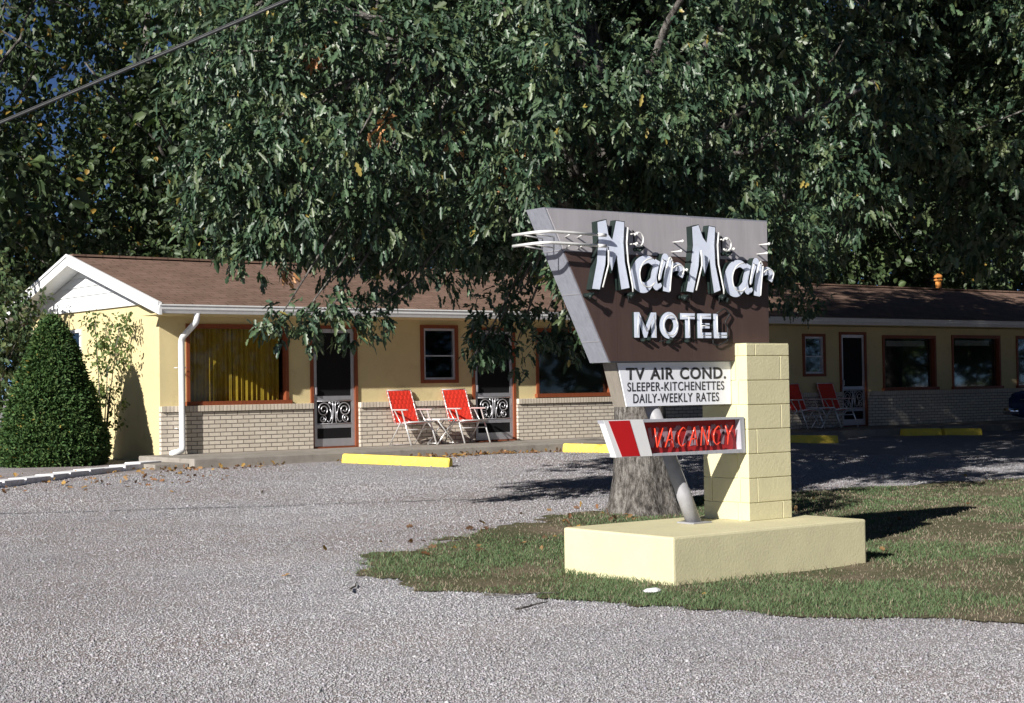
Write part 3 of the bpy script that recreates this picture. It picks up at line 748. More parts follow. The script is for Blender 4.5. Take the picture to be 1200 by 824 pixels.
for q in ((8.56, 2.70), (8.555, 2.62), (9.05, 2.66), (9.03, 2.58), (9.55, 2.70), (9.63, 2.62), (10.05, 2.68), (10.02, 2.60), (9.09, 2.43)): post(*q)
# looped tube ends beside each capital
for x_ in (8.585, 9.56):
    MB().tube([(x_+.05*math.cos(a_), LY-.035, 2.655+.055*math.sin(a_)) for a_ in np.linspace(-2.4, 2.6, 16)], .007, 6).build('neon_tube', M['neon'], cabo)
    housing(x_+.04, 2.585); loop([(x_-.02, 0, 2.73), (x_+.03, .03, 2.72), (x_+.04, .05, 2.60), (x_+.1, .06, 2.55)])
# swash tubes wrapped round the left edge
for z_, dz in ((2.672, 0), (2.588, 0)):
    pth = round_path([(8.20, LY-.035, z_), (7.82, LY-.035, z_+.004), (7.66, LY-.03, z_+.004), (7.60, LY+.05, z_), (7.60, F0+.235, z_)], .10)
    k_ = MB(); k_.tube(pth, .012, 8); k_.tube([(8.16, LY-.035, z_), (8.24, LY-.04, z_)], .014, 8); sw = k_.build('neon_swash', M['neon'], cabo)
    for a_, b_ in (((8.02, LY-.035, z_), (8.04, LB+.004, z_-.02)), ((7.90, LY-.035, z_), (7.92, LB+.004, z_-.02)), ((7.60, F0+.02, z_), (7.84, F0+.03, z_-.02)), ((7.60, F0+.16, z_), (7.84, F0+.17, z_-.02))):
        MB().tube([a_, b_], .006, 6).build('tube_support', M['neon'], sw)
# MOTEL, low block letters
def block(name, polys): letter_obj(polys, 'letter', F0-.034, LB, rim=0)
z0, z1 = 1.885, 2.086; t = .052
block('M', [[(8.588, z0), (8.588, z1), (8.645, z1), (8.707, z0+.085), (8.770, z1), (8.827, z1), (8.827, z0), (8.772, z0), (8.772, z1-.085), (8.72, z0), (8.692, z0), (8.643, z1-.085), (8.643, z0)]])
cx_, cz_ = 8.966, (z0+z1)/2
def arc(a0, a1, rx, rz, n=18): return [(cx_+rx*math.cos(a0+(a1-a0)*i/n), cz_+rz*math.sin(a0+(a1-a0)*i/n)) for i in range(n+1)]
for sg in (0, 1):
    a0 = math.pi/2+sg*math.pi
    if sg == 0: O1 = arc(a0, a0+math.pi, .105, .108)+arc(a0+math.pi, a0, .048, .056)
    else: O2 = arc(a0, a0+math.pi, .105, .108)+arc(a0+math.pi, a0, .048, .056)
block('O', [O1, O2])
block('T', [[(9.088, z1), (9.253, z1), (9.253, z1-.05), (9.198, z1-.05), (9.198, z0), (9.143, z0), (9.143, z1-.05), (9.088, z1-.05)]])
zm = (z0+z1)/2
block('E', [[(9.28, z0), (9.28, z1), (9.438, z1), (9.438, z1-.046), (9.333, z1-.046), (9.333, zm+.022), (9.42, zm+.022), (9.42, zm-.022), (9.333, zm-.022), (9.333, z0+.046), (9.438, z0+.046), (9.438, z0)]])
block('L', [[(9.463, z0), (9.463, z1), (9.516, z1), (9.516, z0+.048), (9.618, z0+.048), (9.618, z0)]])
yy = F0-.052
def tl(pts, r=.0045): MB().tube([(a, yy, c_) for a, c_ in pts], r, 6).build('neon_tube', M['neon'], cabo)
tl([(8.61, z0+.02), (8.618, z1-.02), (8.707, z0+.05), (8.795, z1-.02), (8.80, z0+.01)])
tl([(cx_+.077*math.cos(a_), cz_+.082*math.sin(a_)) for a_ in np.linspace(0, 6.1, 26)])
tl([(9.10, z1-.025), (9.24, z1-.025)]); tl([(9.17, z1-.03), (9.17, z0+.02)])
tl([(9.42, z1-.022), (9.305, z1-.022), (9.305, z0+.022), (9.42, z0+.022)]); tl([(9.305, zm), (9.40, zm)]); tl([(9.49, z1-.02), (9.49, z0+.024), (9.60, z0+.024)])
for x_, z_ in ((8.68, z0-.02), (8.74, z0-.01), (8.955, z0-.035), (8.98, z0-.01), (9.16, z0-.025)):
    k_ = MB(); k_.ball((x_, yy+.02, z_), (.02, .03, .02)); k_.tube([(x_, yy+.02, z_), (x_, LB, z_)], .014, 8); k_.build('electrode_housing', M['dark_side'], cabo)
for xa, xb, zz in ((8.66, 8.78, z0-.05), (8.86, 9.02, z0-.07), (9.02, 9.22, z0-.05), (9.19, 9.27, z0-.04)):
    MB().tube(round_path([(xa, yy+.02, zz+.04), ((xa+xb)/2, yy+.03, zz+.05), ((xa+xb)/2+.02, yy+.05, zz), (xb, yy+.04, zz+.03)], .02), .005, 6).build('cable_loop', M['wire'], cabo)
MB().tube(round_path([(9.50, yy+.02, z1-.0), (9.60, yy+.02, z1+.05), (9.66, yy+.02, z1+.0), (9.60, yy+.02, z1-.07), (9.63, yy+.02, zm), (9.63, yy+.02, z0-.02), (9.52, yy+.02, z0-.06), (9.46, yy+.02, z0-.05), (9.45, yy+.02, zm), (9.33, yy+.02, zm+.01)], .02), .006, 6).build('cable_loop', M['wire'], cabo)
k_ = MB(); k_.ball((9.575, LY, 2.20), (.02, .03, .03)); k_.tube([(9.575, LY, 2.20), (9.575, LB, 2.20)], .016, 8); k_.build('electrode_housing', M['dark_side'], cabo)
# vacancy box
VX = [(8.174, 1.241), (9.711, 1.233), (9.722, .937), (8.298, .953)]
V0, V1 = 9.44, 9.515
lx = lambda z: 8.174+(1.241-z)/(1.241-.953)*(8.298-8.174)
rx = lambda z: 9.711+(1.233-z)/(1.233-.937)*.011
vb = MB(); zt_, zb_ = 1.216, .968
off = .407     # slant panel width
vb.prism([VX[0], VX[1], (rx(zt_), zt_), (lx(zt_), zt_)], V0, V1)
vb.prism([(lx(zb_), zb_), (rx(zb_), zb_), VX[2], VX[3]], V0, V1)
vb.prism([(rx(zt_)-.05, zt_), (rx(zt_), zt_), (rx(zb_), zb_), (rx(zb_)-.045, zb_)], V0+.001, V1)
vb.prism([(lx(zt_)+.02, zt_), (rx(zt_)-.02, zt_), (rx(zb_)-.02, zb_), (lx(zb_)+.02, zb_)], V1-.012, V1-.001)
vbo = vb.build('vacancy_box', M['alu_paint'], sign)
vb = MB(); vb.prism([(lx(1.241), 1.2415), (lx(1.241)+off, 1.2395), (lx(.953)+off-.03, .951), (lx(.953), .9525)], V0-.004, V1-.013); vb.build('white_panel', M['white_gloss'], vbo)
st = MB(); st.prism([(lx(1.236)+.045, 1.236), (lx(1.236)+.262, 1.2355), (lx(.955)+.245, .956), (lx(.955)+.058, .957)], V0-.0065, V0-.0045); st.build('red_stripe', M['red'], vbo)
vp = MB(); vp.prism([(lx(zt_)+off-.02, zt_), (rx(zt_)-.05, zt_), (rx(zb_)-.045, zb_), (lx(zb_)+off-.06, zb_)], V1-.018, V1-.0125); vp.build('red_panel', M['dark_red'], vbo)
# VACANCY strokes: grey painted letters on the panel and red tubes in front
LET = {'V': [[(0, 1), (.45, 0), (.9, 1)]], 'A': [[(0, 0), (.45, 1), (.9, 0)], [(.2, .38), (.7, .38)]], 'C': [[(.85, .85), (.5, 1), (.15, .8), (.02, .5), (.15, .18), (.5, 0), (.85, .15)]],
       'N': [[(0, 0), (0, 1), (.8, 0), (.8, 1)]], 'Y': [[(0, 1), (.42, .5), (.42, 0)], [(.42, .5), (.85, 1)]]}
M['red_tube'] = paint('red_glass_tube', (.80, .06, .03), .2, var=.05, spec=.6)
wlet = .125; pitch = .131; zb0, zh = 1.015, .155
for i, ch in enumerate('VACANCY'):
    xo = 8.68+i*pitch; gl = MB(); rt_ = MB()
    for ln in LET[ch]:
        P_ = [(xo+a*wlet*.8+.02*c_, zb0+c_*zh) for a, c_ in ln]
        for k in range(len(P_)-1):
            poly, _ = stroke([P_[k], P_[k+1]], [.034, .034], 1)
            gl.prism(poly, V1-.0215-.0003*(k % 3), V1-.0185)
        rt_.tube(round_path([(a+.022, V0+.016, c_-.004) for a, c_ in P_], .012), .0062, 7)
    gl.build('letter', M['grey_letter'], vbo); rt_.build('neon_tube', M['red_tube'], vbo)
# ------------------------------------------------------------------ lawn chairs
def make_chair():
    t = thing('lawn_chair', 'x', 'chair')
    f = MB(); hw = .26; r = .0125
    for s_ in (-1, 1):
        xx = s_*hw
        f.tube([(xx, .14, .37), (xx, .36, .95)], r, 8)                      # back post
        f.tube([(xx, -.27, .41), (xx, .14, .36)], r, 8)                     # seat rail
    f.tube([(-hw, .36, .95), (hw, .36, .95)], r, 8); f.tube([(-hw, -.27, .41), (hw, -.27, .41)], r, 8)
    f.tube([(-hw, .14, .365), (hw, .14, .365)], r, 8)
    f.build('frame', M['chair_metal'], t, local=True)
    for s_ in (-1, 1):
        xx = s_*(hw+.022)
        l_ = MB(); l_.tube([(xx, -.06, .60), (xx, -.30, .012)], .014, 8); l_.build('leg', M['chair_metal'], t, local=True)
        l_ = MB(); l_.tube([(xx, .13, .60), (xx, -.02, .40), (xx, .28, .012)], r*.9, 8); l_.build('leg', M['chair_metal'], t, local=True)
        a_ = MB(); a_.box(xx-.024, xx+.024, -.20, .20, .605, .628, .008); a_.build('armrest', M['chair_metal'], t, local=True)
    f = MB(); f.tube([(-hw-.02, .28, .014), (hw+.02, .28, .014)], r*.85, 7); f.tube([(-hw-.02, -.19, .28), (hw+.02, -.19, .28)], r*.85, 7); f.build('stretcher', M['chair_metal'], t, local=True)
    # woven back and seat
    for nm, A, B, n_h in (('backrest', Vector((0, .155, .415)), Vector((0, .353, .935)), 7), ('seat', Vector((0, .10, .374)), Vector((0, -.25, .418)), 5)):
        wv = MB(); d = (B-A); L_ = d.length; d.normalize(); nrm = Vector((1, 0, 0)).cross(d)
        for i in range(n_h):
            cpos = A+d*(L_*(i+.5)/n_h); hh = L_/n_h*.42
            for sx in range(-6, 6):
                off_ = nrm*(.004 if (sx+i) % 2 else -.002)
                p = [cpos+off_+Vector((hw*sx/6, 0, 0))-d*hh, cpos+off_+Vector((hw*(sx+1)/6, 0, 0))-d*hh, cpos+off_+Vector((hw*(sx+1)/6, 0, 0))+d*hh, cpos+off_+Vector((hw*sx/6, 0, 0))+d*hh]
                wv.quad(*p)
        for k in range(5):
            xx = hw*.86*(-1+2*k/4); ww = .056
            wv.quad(*[A+Vector((xx-ww, 0, 0))-d*.02, A+Vector((xx+ww, 0, 0))-d*.02, B+Vector((xx+ww, 0, 0))+d*.01, B+Vector((xx-ww, 0, 0))+d*.01])
        r_ = bmesh.ops.extrude_face_region(wv.b, geom=wv.b.faces[:])
        for g_ in r_['geom']:
            if isinstance(g_, bmesh.types.BMVert): g_.co += nrm*.003
        nf = len(wv.b.faces)
        for i in range(n_h):
            cpos = A+d*(L_*(i+.5)/n_h)
            for s_ in (-1, 1):
                wv.tube([cpos+Vector((s_*hw, 0, 0))-d*.012, cpos+Vector((s_*hw, 0, 0))+d*.012], .0165, 8)
        for f_ in list(wv.b.faces)[nf:]: f_.material_index = 1
        wv.build(nm, [M['webbing'], M['web_edge']], t, local=True)
    return t
chair = make_chair()
spots = [(15.62, 23.02, .10, 'red webbed lawn chair left of the folding side table on the lit walkway'),
         (16.75, 23.00, .04, 'red webbed lawn chair by the screen door, right of the folding side table'),
         (25.45, 23.00, .08, 'shaded red lawn chair half hidden behind the right edge of the cream block pillar'),
         (26.5, 23.00, .04, 'shaded red lawn chair in front of the dark screen door right of the pillar')]
for i, (x_, y_, rz, lab) in enumerate(spots):
    o = chair if i == 0 else copy_tree(chair)
    o.location = (x_, y_, ZS+.001); o.rotation_euler = (0, 0, rz); tag(o, lab, 'chair', 'red lawn chairs on the motel walkway')
def make_table():
    t = thing('side_table', 'x', 'table')
    k = MB(); k.box(-.2, .2, -.2, .2, .425, .45, .008); k.build('table_top', M['white_gloss'], t, local=True)
    for s_ in (-1, 1):
        l_ = MB(); l_.tube([(-.19, s_*.15, .42), (.19, s_*.15, .01)], .012, 8); l_.build('leg', M['chair_metal'], t, local=True)
        l_ = MB(); l_.tube([(.19, s_*.125, .42), (-.19, s_*.125, .01)], .012, 8); l_.build('leg', M['chair_metal'], t, local=True)
    l_ = MB(); l_.tube([(.19, -.15, .03), (.19, .15, .03)], .01, 7); l_.tube([(-.19, -.125, .03), (-.19, .125, .03)], .01, 7); l_.build('stretcher', M['chair_metal'], t, local=True)
    return t
tbl = make_table()
for i, (x_, y_, lab) in enumerate([(16.18, 22.98, 'white folding side table with crossed legs between the two sunlit red chairs'), (25.97, 23.0, 'white folding side table with crossed legs between the two shaded red chairs')]):
    o = tbl if i == 0 else copy_tree(tbl)
    o.location = (x_, y_, ZS+.001); o.rotation_euler = (0, 0, .1); tag(o, lab, 'table', 'folding side tables on the motel walkway')

# ------------------------------------------------------------------ wheel stops
def make_stop(L_, lab, p, q_):
    p, q_ = Vector(p), Vector(q_); d = q_-p; an = math.atan2(d.y, d.x); c_ = (p+q_)/2; z = float(ground_z(c_.x, c_.y)); L_ = d.length
    t = thing('wheel_stop', lab, 'wheel stop', (c_.x, c_.y, z-.01), an, 'yellow wheel stops along the walkway')
    b_ = MB(); b_.prism([(-.095, 0), (.095, 0), (.09, .07), (.06, .15), (-.06, .15), (-.09, .07)], -L_/2, L_/2, 'x')
    es = [e_ for e_ in b_.b.edges]; bmesh.ops.bevel(b_.b, geom=es, offset=.012, segments=2, affect='EDGES')
    b_.build('block', M['yellow'], t, local=True)
    for s_ in (-1, 1): MB().tube([(s_*L_*.32, 0, .13), (s_*L_*.32, 0, .158)], .022, 8).build('pin', M['pole'], t, local=True)
    t.rotation_euler.y = -math.asin(max(-1, min(1, (float(ground_z(q_.x, q_.y))-float(ground_z(p.x, p.y)))/L_)))
make_stop(1.9, 'yellow concrete wheel stop on sunlit gravel before the left screen door', (13.22, 21.38), (14.20, 19.92))
make_stop(1.9, 'yellow concrete wheel stop partly behind the vacancy box of the sign', (17.65, 21.42), (18.62, 19.9))
make_stop(1.9, 'yellow concrete wheel stop just right of the block pillar, in shade', (22.35, 21.38), (23.70, 20.62))
make_stop(.95, 'short shaded yellow wheel stop, left one of the end to end pair', (26.62, 21.42), (27.45, 21.12))
make_stop(.95, 'short shaded yellow wheel stop, right one of the end to end pair', (27.53, 21.10), (28.34, 20.78))

# ------------------------------------------------------------------ foliage builders
def norm(v): return v/np.maximum(np.linalg.norm(v, axis=-1, keepdims=True), 1e-9)
LOBE = np.array([(.22, .40), (.36, .20), (.58, .50), (.72, .26), (.86, .30)])
OVAL = np.array([(.25, .42), (.6, .5), (.85, .26)])
def leaf_mesh(name, cen, out, per, L, Wd, droop, mat, parent, cols, shape=LOBE, spread=.9, jit=.03, fold=.35, colfix=None, rng=RNG):
    n0 = len(cen); c = np.repeat(cen, per, 0); o = np.repeat(out, per, 0); n = len(c)
    d = norm(o*.6+rng.normal(0, spread*.6, (n, 3))+np.array([0, 0, -droop])); 
    p = c+rng.normal(0, jit, (n, 3))
    up = norm(rng.normal(0, .55, (n, 3))+np.array([0, 0, .45])+o*1.0)
    s = norm(np.cross(d, up)); nn = np.cross(s, d)
    l = L*rng.uniform(.6, 1.2, n)[:, None]; w = Wd*rng.uniform(.75, 1.25, n)[:, None]
    k = len(shape); V = np.zeros((n, 2+2*k, 3))
    V[:, 0] = p; V[:, 1] = p+d*l
    for i, (a, b_) in enumerate(shape):
        V[:, 2+i] = p+d*l*a+s*w*b_+nn*w*b_*fold; V[:, 2+k+i] = p+d*l*a-s*w*b_+nn*w*b_*fold
    # gentle curl
    t = np.concatenate([[0, 1], shape[:, 0], shape[:, 0]])
    V[:, :, 2] -= (l*.22)*(t[None]**2)
    R_ = [0]+list(range(2, 2+k))+[1]; Lf = [1]+list(range(2+2*k-1, 1+k, -1))+[0]
    idx = np.array(R_[::-1]+Lf[::-1]); F = np.arange(n)[:, None]*(2+2*k)+idx[None]
    m = np.repeat(rng.integers(0, len(cols), n0), per); mm = rng.random(n) < .35; m[mm] = rng.integers(0, len(cols), mm.sum())
    cc = np.array(cols)[m]*rng.uniform(.7, 1.25, (n, 1))
    if colfix is not None: cc = colfix(p, cc)
    return np_mesh(name, V.reshape(-1, 3), F.ravel(), np.full(2*n, k+2), mat, parent, np.repeat(cc, 2+2*k, 0))
def clump_points(clumps, per_area, rng=RNG, flat=.75, inner=.25):
    """twig tips on and in a set of clump spheres (x,y,z,r)"""
    P, O = [], []
    for (x_, y_, z_, r) in clumps:
        n = max(4, int(per_area*r*r*rng.uniform(.8, 1.2)))
        v = norm(rng.normal(0, 1, (n, 3))); rad = r*np.where(rng.random(n) < inner, rng.uniform(.2, .8, n), rng.uniform(.78, 1.1, n))[:, None]
        q = v*rad; q[:, 2] *= flat; P.append(q+np.array([x_, y_, z_])); O.append(v)
    return np.concatenate(P), np.concatenate(O)
def voids(P, O, f, thr, seed, east=0.):
    n = .5*vnoise(P[:, 0]+P[:, 2]*.37, P[:, 1]-P[:, 2]*.61, f, seed)+.5*vnoise(P[:, 0]*.9-P[:, 1]*.5, P[:, 2]*1.15+P[:, 1]*.3, f, seed+1)
    k = n > thr+east*np.clip((P[:, 0]-10.3)/3, 0, 1)+RNG.normal(0, .03, len(P)); return P[k], O[k]
def limbs(mb, base, top, r0, targets, rng, n_main=9, rt=.018):
    """tapered trunk, main limbs and boughs reaching to the targets"""
    base, top = np.array(base, float), np.array(top, float)
    T = np.array(targets); TH_ = T[T[:, 2] > base[2]+(top[2]-base[2])*.52]; main = TH_[rng.choice(len(TH_), min(n_main, len(TH_)), replace=False)]
    nodes = []
    for m_ in main:
        h = np.clip((m_[2]-base[2])/(top[2]-base[2])*.55, .36, .9)
        a = base+(top-base)*h; mid = a*.45+m_*.55+np.array([0, 0, .35]); pts = []
        for t in np.linspace(0, 1, 9):
            q = a*(1-t)**2+2*mid*t*(1-t)+m_*t*t+rng.normal(0, .05, 3)*(0 < t < 1); pts.append(q)
        rr = np.linspace(r0*.45, rt*1.2, 9); mb.tube(pts, list(rr), 7); nodes += [(q, r_) for q, r_ in zip(pts[2:], rr[2:])]
    NP = np.array([n_[0] for n_ in nodes])
    for q in T:
        j = np.argmin(np.linalg.norm(NP-q, axis=1)+.6*np.maximum(0, NP[:, 2]-q[2])*0); a = NP[j]
        if np.linalg.norm(a-q) < .15: continue
        mid = (a+q)/2+np.array([0, 0, .12])+rng.normal(0, .06, 3)
        mb.tube([a, (a+mid)/2, mid, (mid+q)/2+rng.normal(0, .03, 3), q], [rt*1.3, rt*1.1, rt*.9, rt*.7, rt*.35], 5)

# ------------------------------------------------------------------ the big oak behind the sign
oak_cols = [(.052, .094, .046), (.038, .074, .040), (.066, .110, .052), (.084, .116, .050), (.030, .062, .034)]
def shell_clumps(c, r, n, rr, rng, zmin=None, inner=.25):
    out = []
    while len(out) < n:
        v = rng.normal(0, 1, 3); v /= np.linalg.norm(v); k = rng.uniform(.35, .8) if rng.random() < inner else rng.uniform(.82, 1.0)
        p = np.array(c)+v*np.array(r)*k
        if zmin is not None and p[2] < zmin(p): continue
        out.append((*p, rng.uniform(*rr)))
    return out
oak = thing('oak_tree', 'large spreading oak with low drooping lobed leaves, its trunk behind the sign', 'tree', (12.08, 13.3, .1))
rg = np.random.default_rng(5)
DROOP = [(8.15, 14, 2.19, 0.33), (7.89, 14, 2.16, 0.22), (8.5, 14, 2.3, 0.38), (9.03, 14.2, 2.26, 0.36), (9.45, 14.4, 2.77, 0.42), (8.95, 14.4, 2.76, 0.25), (7.73, 14.6, 3.31, 0.55), (7.96, 14.5, 2.95, 0.45), (8.46, 14.6, 3.2, 0.48), (8.87, 14.6, 3.02, 0.36), (9.37, 14.8, 3.11, 0.5), (9.92, 14.8, 2.94, 0.42), (10.46, 15, 3.09, 0.4), (10.94, 15, 3.21, 0.42), (11.42, 15, 3.04, 0.36), (11.81, 15, 3.36, 0.45), (10.84, 14.4, 2.04, 0.34), (11.19, 14.4, 1.98, 0.34), (11.1, 14.5, 2.37, 0.4), (11.71, 14.5, 2.35, 0.4), (11.3, 14.6, 3.02, 0.45), (11.72, 14.5, 3.07, 0.45), (10.66, 14.4, 1.91, 0.2), (12.04, 14.6, 2.04, 0.3), (11.49, 14.2, 3.28, 0.4), (14.94, 14, 2.62, 0.35), (15.42, 14, 2.9, 0.42), (16.18, 14.4, 2.59, 0.32), (15.9, 14.5, 3.34, 0.5), (14.67, 14, 3.64, 0.5), (13.68, 13.6, 3.78, 0.55), (12.86, 13.4, 3.81, 0.55), (12.33, 13.4, 3.68, 0.5), (11.58, 13.4, 3.72, 0.55), (11.19, 13.6, 3.63, 0.5), (15.03, 14, 2.99, 0.4), (7.4, 14.2, 4.84, 0.6), (7.46, 14.2, 4.38, 0.6), (7.36, 14.2, 3.87, 0.6), (7.68, 14.4, 3.67, 0.6), (8.01, 14.4, 3.43, 0.6), (7.76, 13.6, 3.87, 0.65), (7.75, 13.4, 4.49, 0.65), (7.68, 13.6, 5.01, 0.65), (8.35, 13.8, 3.26, 0.6), (8.69, 13.4, 3.37, 0.6), (9.3, 13.4, 3.32, 0.6), (10.09, 13.6, 3.29, 0.6), (8.25, 13, 3.91, 0.65), (8.26, 13, 4.73, 0.65), (9.1, 12.8, 3.95, 0.6), (8.91, 12.8, 4.77, 0.65), (9.79, 12.6, 4.32, 0.65), (9.81, 12.6, 5.09, 0.65), (10.91, 12.6, 4.78, 0.65), (10.95, 12.8, 4.29, 0.55), (12.13, 12.6, 5.1, 0.65), (12.49, 13, 4.45, 0.6), (13.88, 13, 5.17, 0.65), (14.28, 13.4, 4.36, 0.6), (15.77, 13.6, 5.69, 0.65), (7.89, 13, 5.08, 0.6), (10.35, 13.2, 3.76, 0.5), (9.66, 14.4, 3.32, 0.5), (8.07, 14, 3.27, 0.5)]
big = shell_clumps((12.6, 15.8, 6.4), (5.0, 4.3, 3.9), 165, (.45, .85), rg, lambda p: 2.9+.05*(p[0]-8))
FRONT = [(x_+rg.uniform(-.3, .3), 12.15+rg.uniform(-.25, .3), z_+rg.uniform(-.3, .3), rg.uniform(.5, .7)) for x_ in (9.5, 10.7, 11.9, 13.1, 14.3, 15.4) for z_ in (3.3, 4.4, 5.6)]
FRONT += [(x_+rg.uniform(-.3, .3), 11.75+rg.uniform(-.2, .2), z_+rg.uniform(-.2, .2), rg.uniform(.42, .58)) for x_ in (9.6, 10.6, 11.6, 12.6, 13.6) for z_ in (3.2, 4.0, 4.8)]
FRONT += [(x_+rg.uniform(-.2, .2), 12.2+rg.uniform(-.25, .35), z_+rg.uniform(-.1, .15), .46) for x_ in (10.3, 11.0, 11.7, 12.4) for z_ in (2.45, 2.95)]  # low clumps hidden behind the sign, added to shade the lawn at right
FRONT += [(9.6, 11.0, 2.2, .4), (10.1, 11.2, 2.3, .42), (9.3, 10.9, 2.5, .4), (10.5, 11.35, 2.05, .4), (10.0, 11.2, 1.9, .36), (9.9, 11.2, 2.55, .4), (10.9, 11.6, 2.3, .42)]  # more hidden clumps behind the sign, placed to cast shade beside the pillar
big += FRONT
UPPER = shell_clumps((12.9, 16.2, 10.4), (5.2, 4.6, 4.2), 95, (.8, 1.2), rg, lambda p: 9.6, .35)  # crown above the view, raised to shade the trees and wing at right
targets = [c_[:3] for c_ in big[:110]]+[c_[:3] for c_ in UPPER[:30]]+[c_[:3] for c_ in DROOP]
tr = MB()
trp = [(12.08, 13.3, -.1), (12.08, 13.3, .06), (12.08, 13.3, .22), (12.08, 13.31, .5), (12.08, 13.32, .9), (12.1, 13.36, 1.6), (12.1, 13.5, 2.6), (12.25, 13.9, 4.0), (12.4, 14.5, 5.6), (12.6, 15.2, 7.6)]
tr.tube(trp, [.50, .45, .37, .315, .29, .27, .25, .22, .16, .07], 40)
for v in tr.b.verts:
    dx, dy = v.co.x-12.08, v.co.y-13.3; an = math.atan2(dy, dx); fl_ = max(0, 1-v.co.z/.9)
    k = 1+.10*fl_*math.sin(5*an+1)+.05*fl_*math.sin(9*an)+.025*math.sin(13*an+v.co.z*3)
    v.co.x = 12.08+dx*k if v.co.z < 2 else v.co.x; v.co.y = 13.3+dy*k if v.co.z < 2 else v.co.y
tr.build('trunk', M['bark'], oak, smooth=True)
bm_ = MB(); limbs(bm_, (12.08, 13.3, .1), (12.6, 15.2, 7.8), .22, targets, rg, 26)
bm_.build('branches', M['bark'], oak)
DEAD = np.array([(0, 0, 0, 0)])
DEAD = np.array([(8.51, 13, 4.06, 0.2), (10.14, 13, 3.73, 0.28), (8.33, 14.5, 2.7, 0.22), (7.65, 13.9, 4.23, 0.12), (7.93, 13.2, 4.72, 0.14), (9.25, 12.8, 3.93, 0.12), (13.62, 14, 2.74, 0.15)])
def oak_fix(p, c_):
    for x_, y_, z_, r in DEAD:
        m_ = (np.linalg.norm(p-np.array([x_, y_, z_]), axis=1) < r) & (RNG.random(len(p)) < .8); c_[m_] = np.array([.40, .20, .085])*RNG.uniform(.6, 1.2, (m_.sum(), 1))
    m_ = RNG.random(len(p)) < .006; c_[m_] = np.array([.30, .24, .06])
    return c_
cp_, co_ = clump_points(big, 200, rg, inner=.35); cp_, co_ = voids(cp_, co_, .95, .41, 201, .06); cp_, co_ = voids(cp_, co_, .5, .37, 205, .06); dp_, do_ = clump_points(DROOP, 200, rg, .8, .4)
cp_ = np.concatenate([cp_, dp_]); co_ = np.concatenate([co_, do_])
leaf_mesh('crown', cp_, co_, 7, .108, .050, .55, M['leaf'], oak, oak_cols, LOBE, .9, .035, colfix=oak_fix, rng=rg)
CORE = shell_clumps((12.7, 16.2, 6.7), (4.1, 3.5, 3.5), 120, (.75, 1.05), rg, lambda p: 3.4, .55)
co1, co2 = clump_points(CORE, 42, rg, inner=.5)
leaf_mesh('inner_crown', co1, co2, 6, .17, .10, .5, M['leaf'], oak, oak_cols, LOBE, .9, .06, rng=rg)
up_, uo_ = clump_points(UPPER, 22, rg)
leaf_mesh('upper_crown', up_, uo_, 7, .2, .11, .5, M['leaf'], oak, oak_cols, LOBE, .9, .06, rng=rg)

# second oak out to the right, shading the far wing
rg = np.random.default_rng(15)
oak2 = thing('oak_tree', 'shady oak at right whose boughs overhang the far wing of the motel', 'tree', (27.5, 17.8, .3))
big2 = shell_clumps((26.3, 17.9, 7.0), (6.9, 5.2, 4.1), 270, (.6, 1.1), rg, lambda p: 3.55+.06*(p[0]-22), .4)
tr = MB(); tr.tube([(27.5, 17.8, .1), (27.5, 17.8, .5), (27.4, 17.9, 1.5), (27.2, 18.2, 3.5), (26.8, 18.8, 6), (26.5, 19.2, 8.5)], [.45, .34, .29, .25, .18, .07], 20); tr.build('trunk', M['bark'], oak2, smooth=True)
bm_ = MB(); limbs(bm_, (27.5, 17.8, .3), (26.5, 19.2, 8.5), .13, [c_[:3] for c_ in big2[:80]], rg, 16); bm_.build('branches', M['bark'], oak2)
cp_, co_ = clump_points(big2, 70, rg); cp_, co_ = voids(cp_, co_, .8, .45, 211)
CORE2 = shell_clumps((26.3, 17.9, 7.2), (6.0, 4.4, 3.4), 130, (.85, 1.25), rg, lambda p: 3.9, .55)
co1, co2 = clump_points(CORE2, 32, rg, inner=.5)
leaf_mesh('inner_crown', co1, co2, 6, .21, .125, .5, M['leaf'], oak2, oak_cols, LOBE, .9, .07, rng=rg)
leaf_mesh('crown', cp_, co_, 7, .15, .078, .5, M['leaf'], oak2, oak_cols+[(.085, .11, .04)], LOBE, .9, .05, rng=rg)

